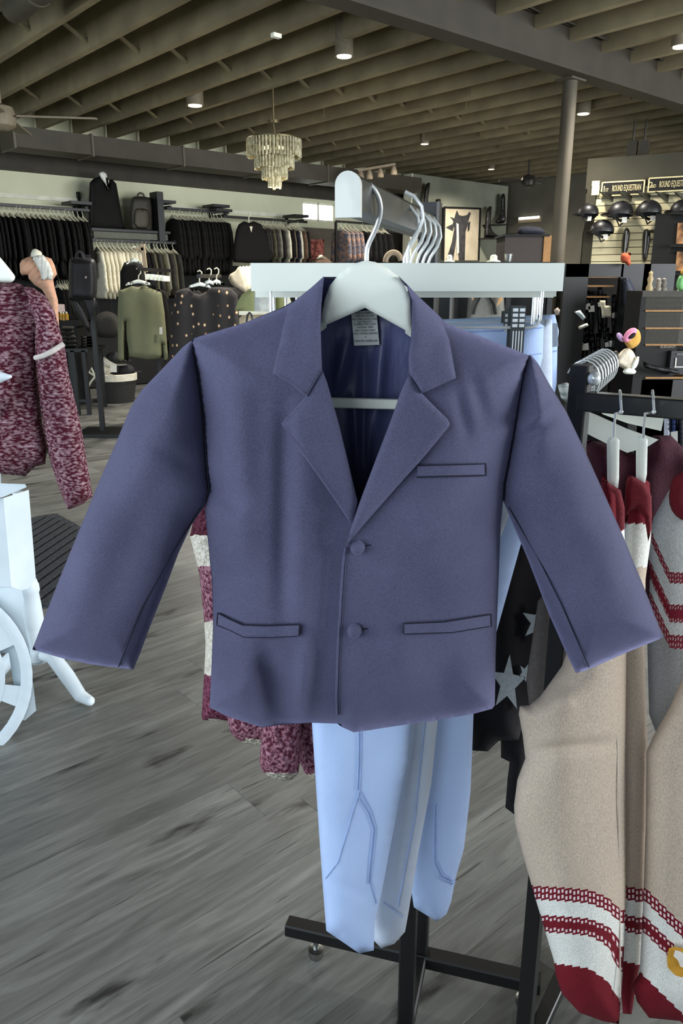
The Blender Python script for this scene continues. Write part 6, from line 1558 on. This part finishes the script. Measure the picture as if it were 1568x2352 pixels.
# can lights
m_can = M('can_light_housing', (112, 103, 84), 0.6); m_lens = M('can_light_lens', (255, 250, 235), 0.4, emit=((255, 240, 210), 1.6))
def can(px, ytop, ybot, wpx, label, lit, power=34):
    q = PZ(px, ytop, ZJ)
    Y = q.y; zb_ = P(px, ybot, Y).z; r_ = wpx * Y / 1800 / 2
    g = thing('can_light', (q.x, q.y, zb_), label, 'lamp', 'ceiling can lights')
    MB().lathe((q.x, q.y, 0), [(r_ * .9, zb_ + .01), (r_, zb_), (r_, ZD)], 20).build('housing', m_can, g, True)
    MB().lathe((q.x, q.y, 0), [(r_ * .8, zb_ - .004), (r_ * .8, zb_ + .012)], 16).build('lens', m_lens if lit else m_cream, g, True)
    if lit:
        d = bpy.data.lights.new('can_light_lamp', 'SPOT'); d.energy = power * 12; d.spot_size = 2.75; d.spot_blend = .8; d.shadow_soft_size = r_ * .8; d.color = (1, .94, .84)
        o = bpy.data.objects.new('can_light_lamp', d); COL.objects.link(o); o.location = (q.x, q.y, zb_ - .02)
can(790, 95, 130, 38, 'ceiling can light nearest the steel beam', True)
can(447, 226, 243, 36, 'ceiling can light between joists left of the beam', True)
can(1340, 248, 262, 30, 'ceiling can light right of the column', True, 12)
can(1566, 82, 108, 40, 'ceiling can light cut by the right edge', True)
can(90, 340, 380, 38, 'can light below the duct at the left', True)
can(490, 380, 417, 30, 'can light below the duct left of the chandelier', True)
can(975, 325, 331, 20, 'small can light far back above the partition', True)
can(1128, 384, 389, 16, 'small can light farthest back above the horse picture', True)
# track light
g = thing('track_light', P(880, 388, 12.0), 'short track of four spot heads near the partition', 'lamp')
a, b_ = P(822, 392, 11.5), P(908, 377, 11.5)
MB().bar(a, b_, .04, .03).build('track', m_tan, g)
for k, (x, y) in enumerate(((828, 402), (848, 401), (873, 397), (904, 391))):
    q = P(x, y, 11.5)
    MB().lathe(q, [(.045, -.06), (.05, -.03), (.03, .04), (.012, .06)], 12).build('spot_head', m_tan, g, True)
# ceiling fans
def fan(q, label, blades, R_, mat, rot0):
    g = thing('ceiling_fan', q, label, 'fan')
    MB().lathe(q, [(.05, -.10), (.10, -.07), (.11, .0), (.09, .06), (.03, .08)], 20).build('motor', mat, g, True)
    MB().lathe(q, [(.015, .08), (.015, ZD - q.z)], 10).build('rod', mat, g, True)
    for k in range(blades):
        a = rot0 + 2 * math.pi * k / blades
        d_ = Vector((math.cos(a), math.sin(a), 0)); e_ = Vector((-math.sin(a), math.cos(a), .15)).normalized()
        MB().box(q + d_ * (R_ / 2 + .1), (R_ - .05, .13, .012), d_, e_).build('blade', mat, g)
fan(P(2, 266, 6.4), 'ceiling fan with wide blades at the left edge', 4, .62, M('fan_tan', (124, 114, 94), 0.6), 0.15)
fan(P(1213, 414, 12.6), 'small dark ceiling fan beside the column', 3, .36, M('fan_dark', (64, 60, 54), 0.4, .3), 0.9)
q = P(634, 82, 4.6); tag(MB().box(q, (.05, .03, .02), UD, VD).build('white_clip', m_cream), 'small white clip on a joist edge', 'clip')
# speakers above the slat wall
for x, lab in ((1452, 'left dark speaker above the slat wall'), (1478, 'right dark speaker above the slat wall')):
    q = hit(x, 342, .2); tag(MB().box(q, (.1, .1, .16), SD, SN).bar(q, Vector((q.x, q.y, ZJ)), .02, .02, up=(0, 1, 0)).build('speaker', m_dark), lab, 'speaker')

# round duct in the top left corner
vb = 2.45 * 1.6
ur = PZ(30, 22, ZJ - 0.02)
g = thing('round_duct', UV(u_of(ur), 5.0, ZJ - 0.1), 'round dark duct between joists in the top left corner', 'duct')
MB().tube([UV(u_of(ur), vb + 0.2 + k * 0.25, ZJ - 0.02) for k in range(8)], 0.085, 18).build('pipe', M('duct_paint', (70, 65, 54), 0.6), g, True)
for k in range(3):
    MB().tube([UV(u_of(ur), vb + 0.5 + k * 0.5, ZJ - 0.02), UV(u_of(ur), vb + 0.525 + k * 0.5, ZJ - 0.02)], 0.089, 18).build('seam_band', M('duct_flange', (92, 86, 72), 0.5), g, True)
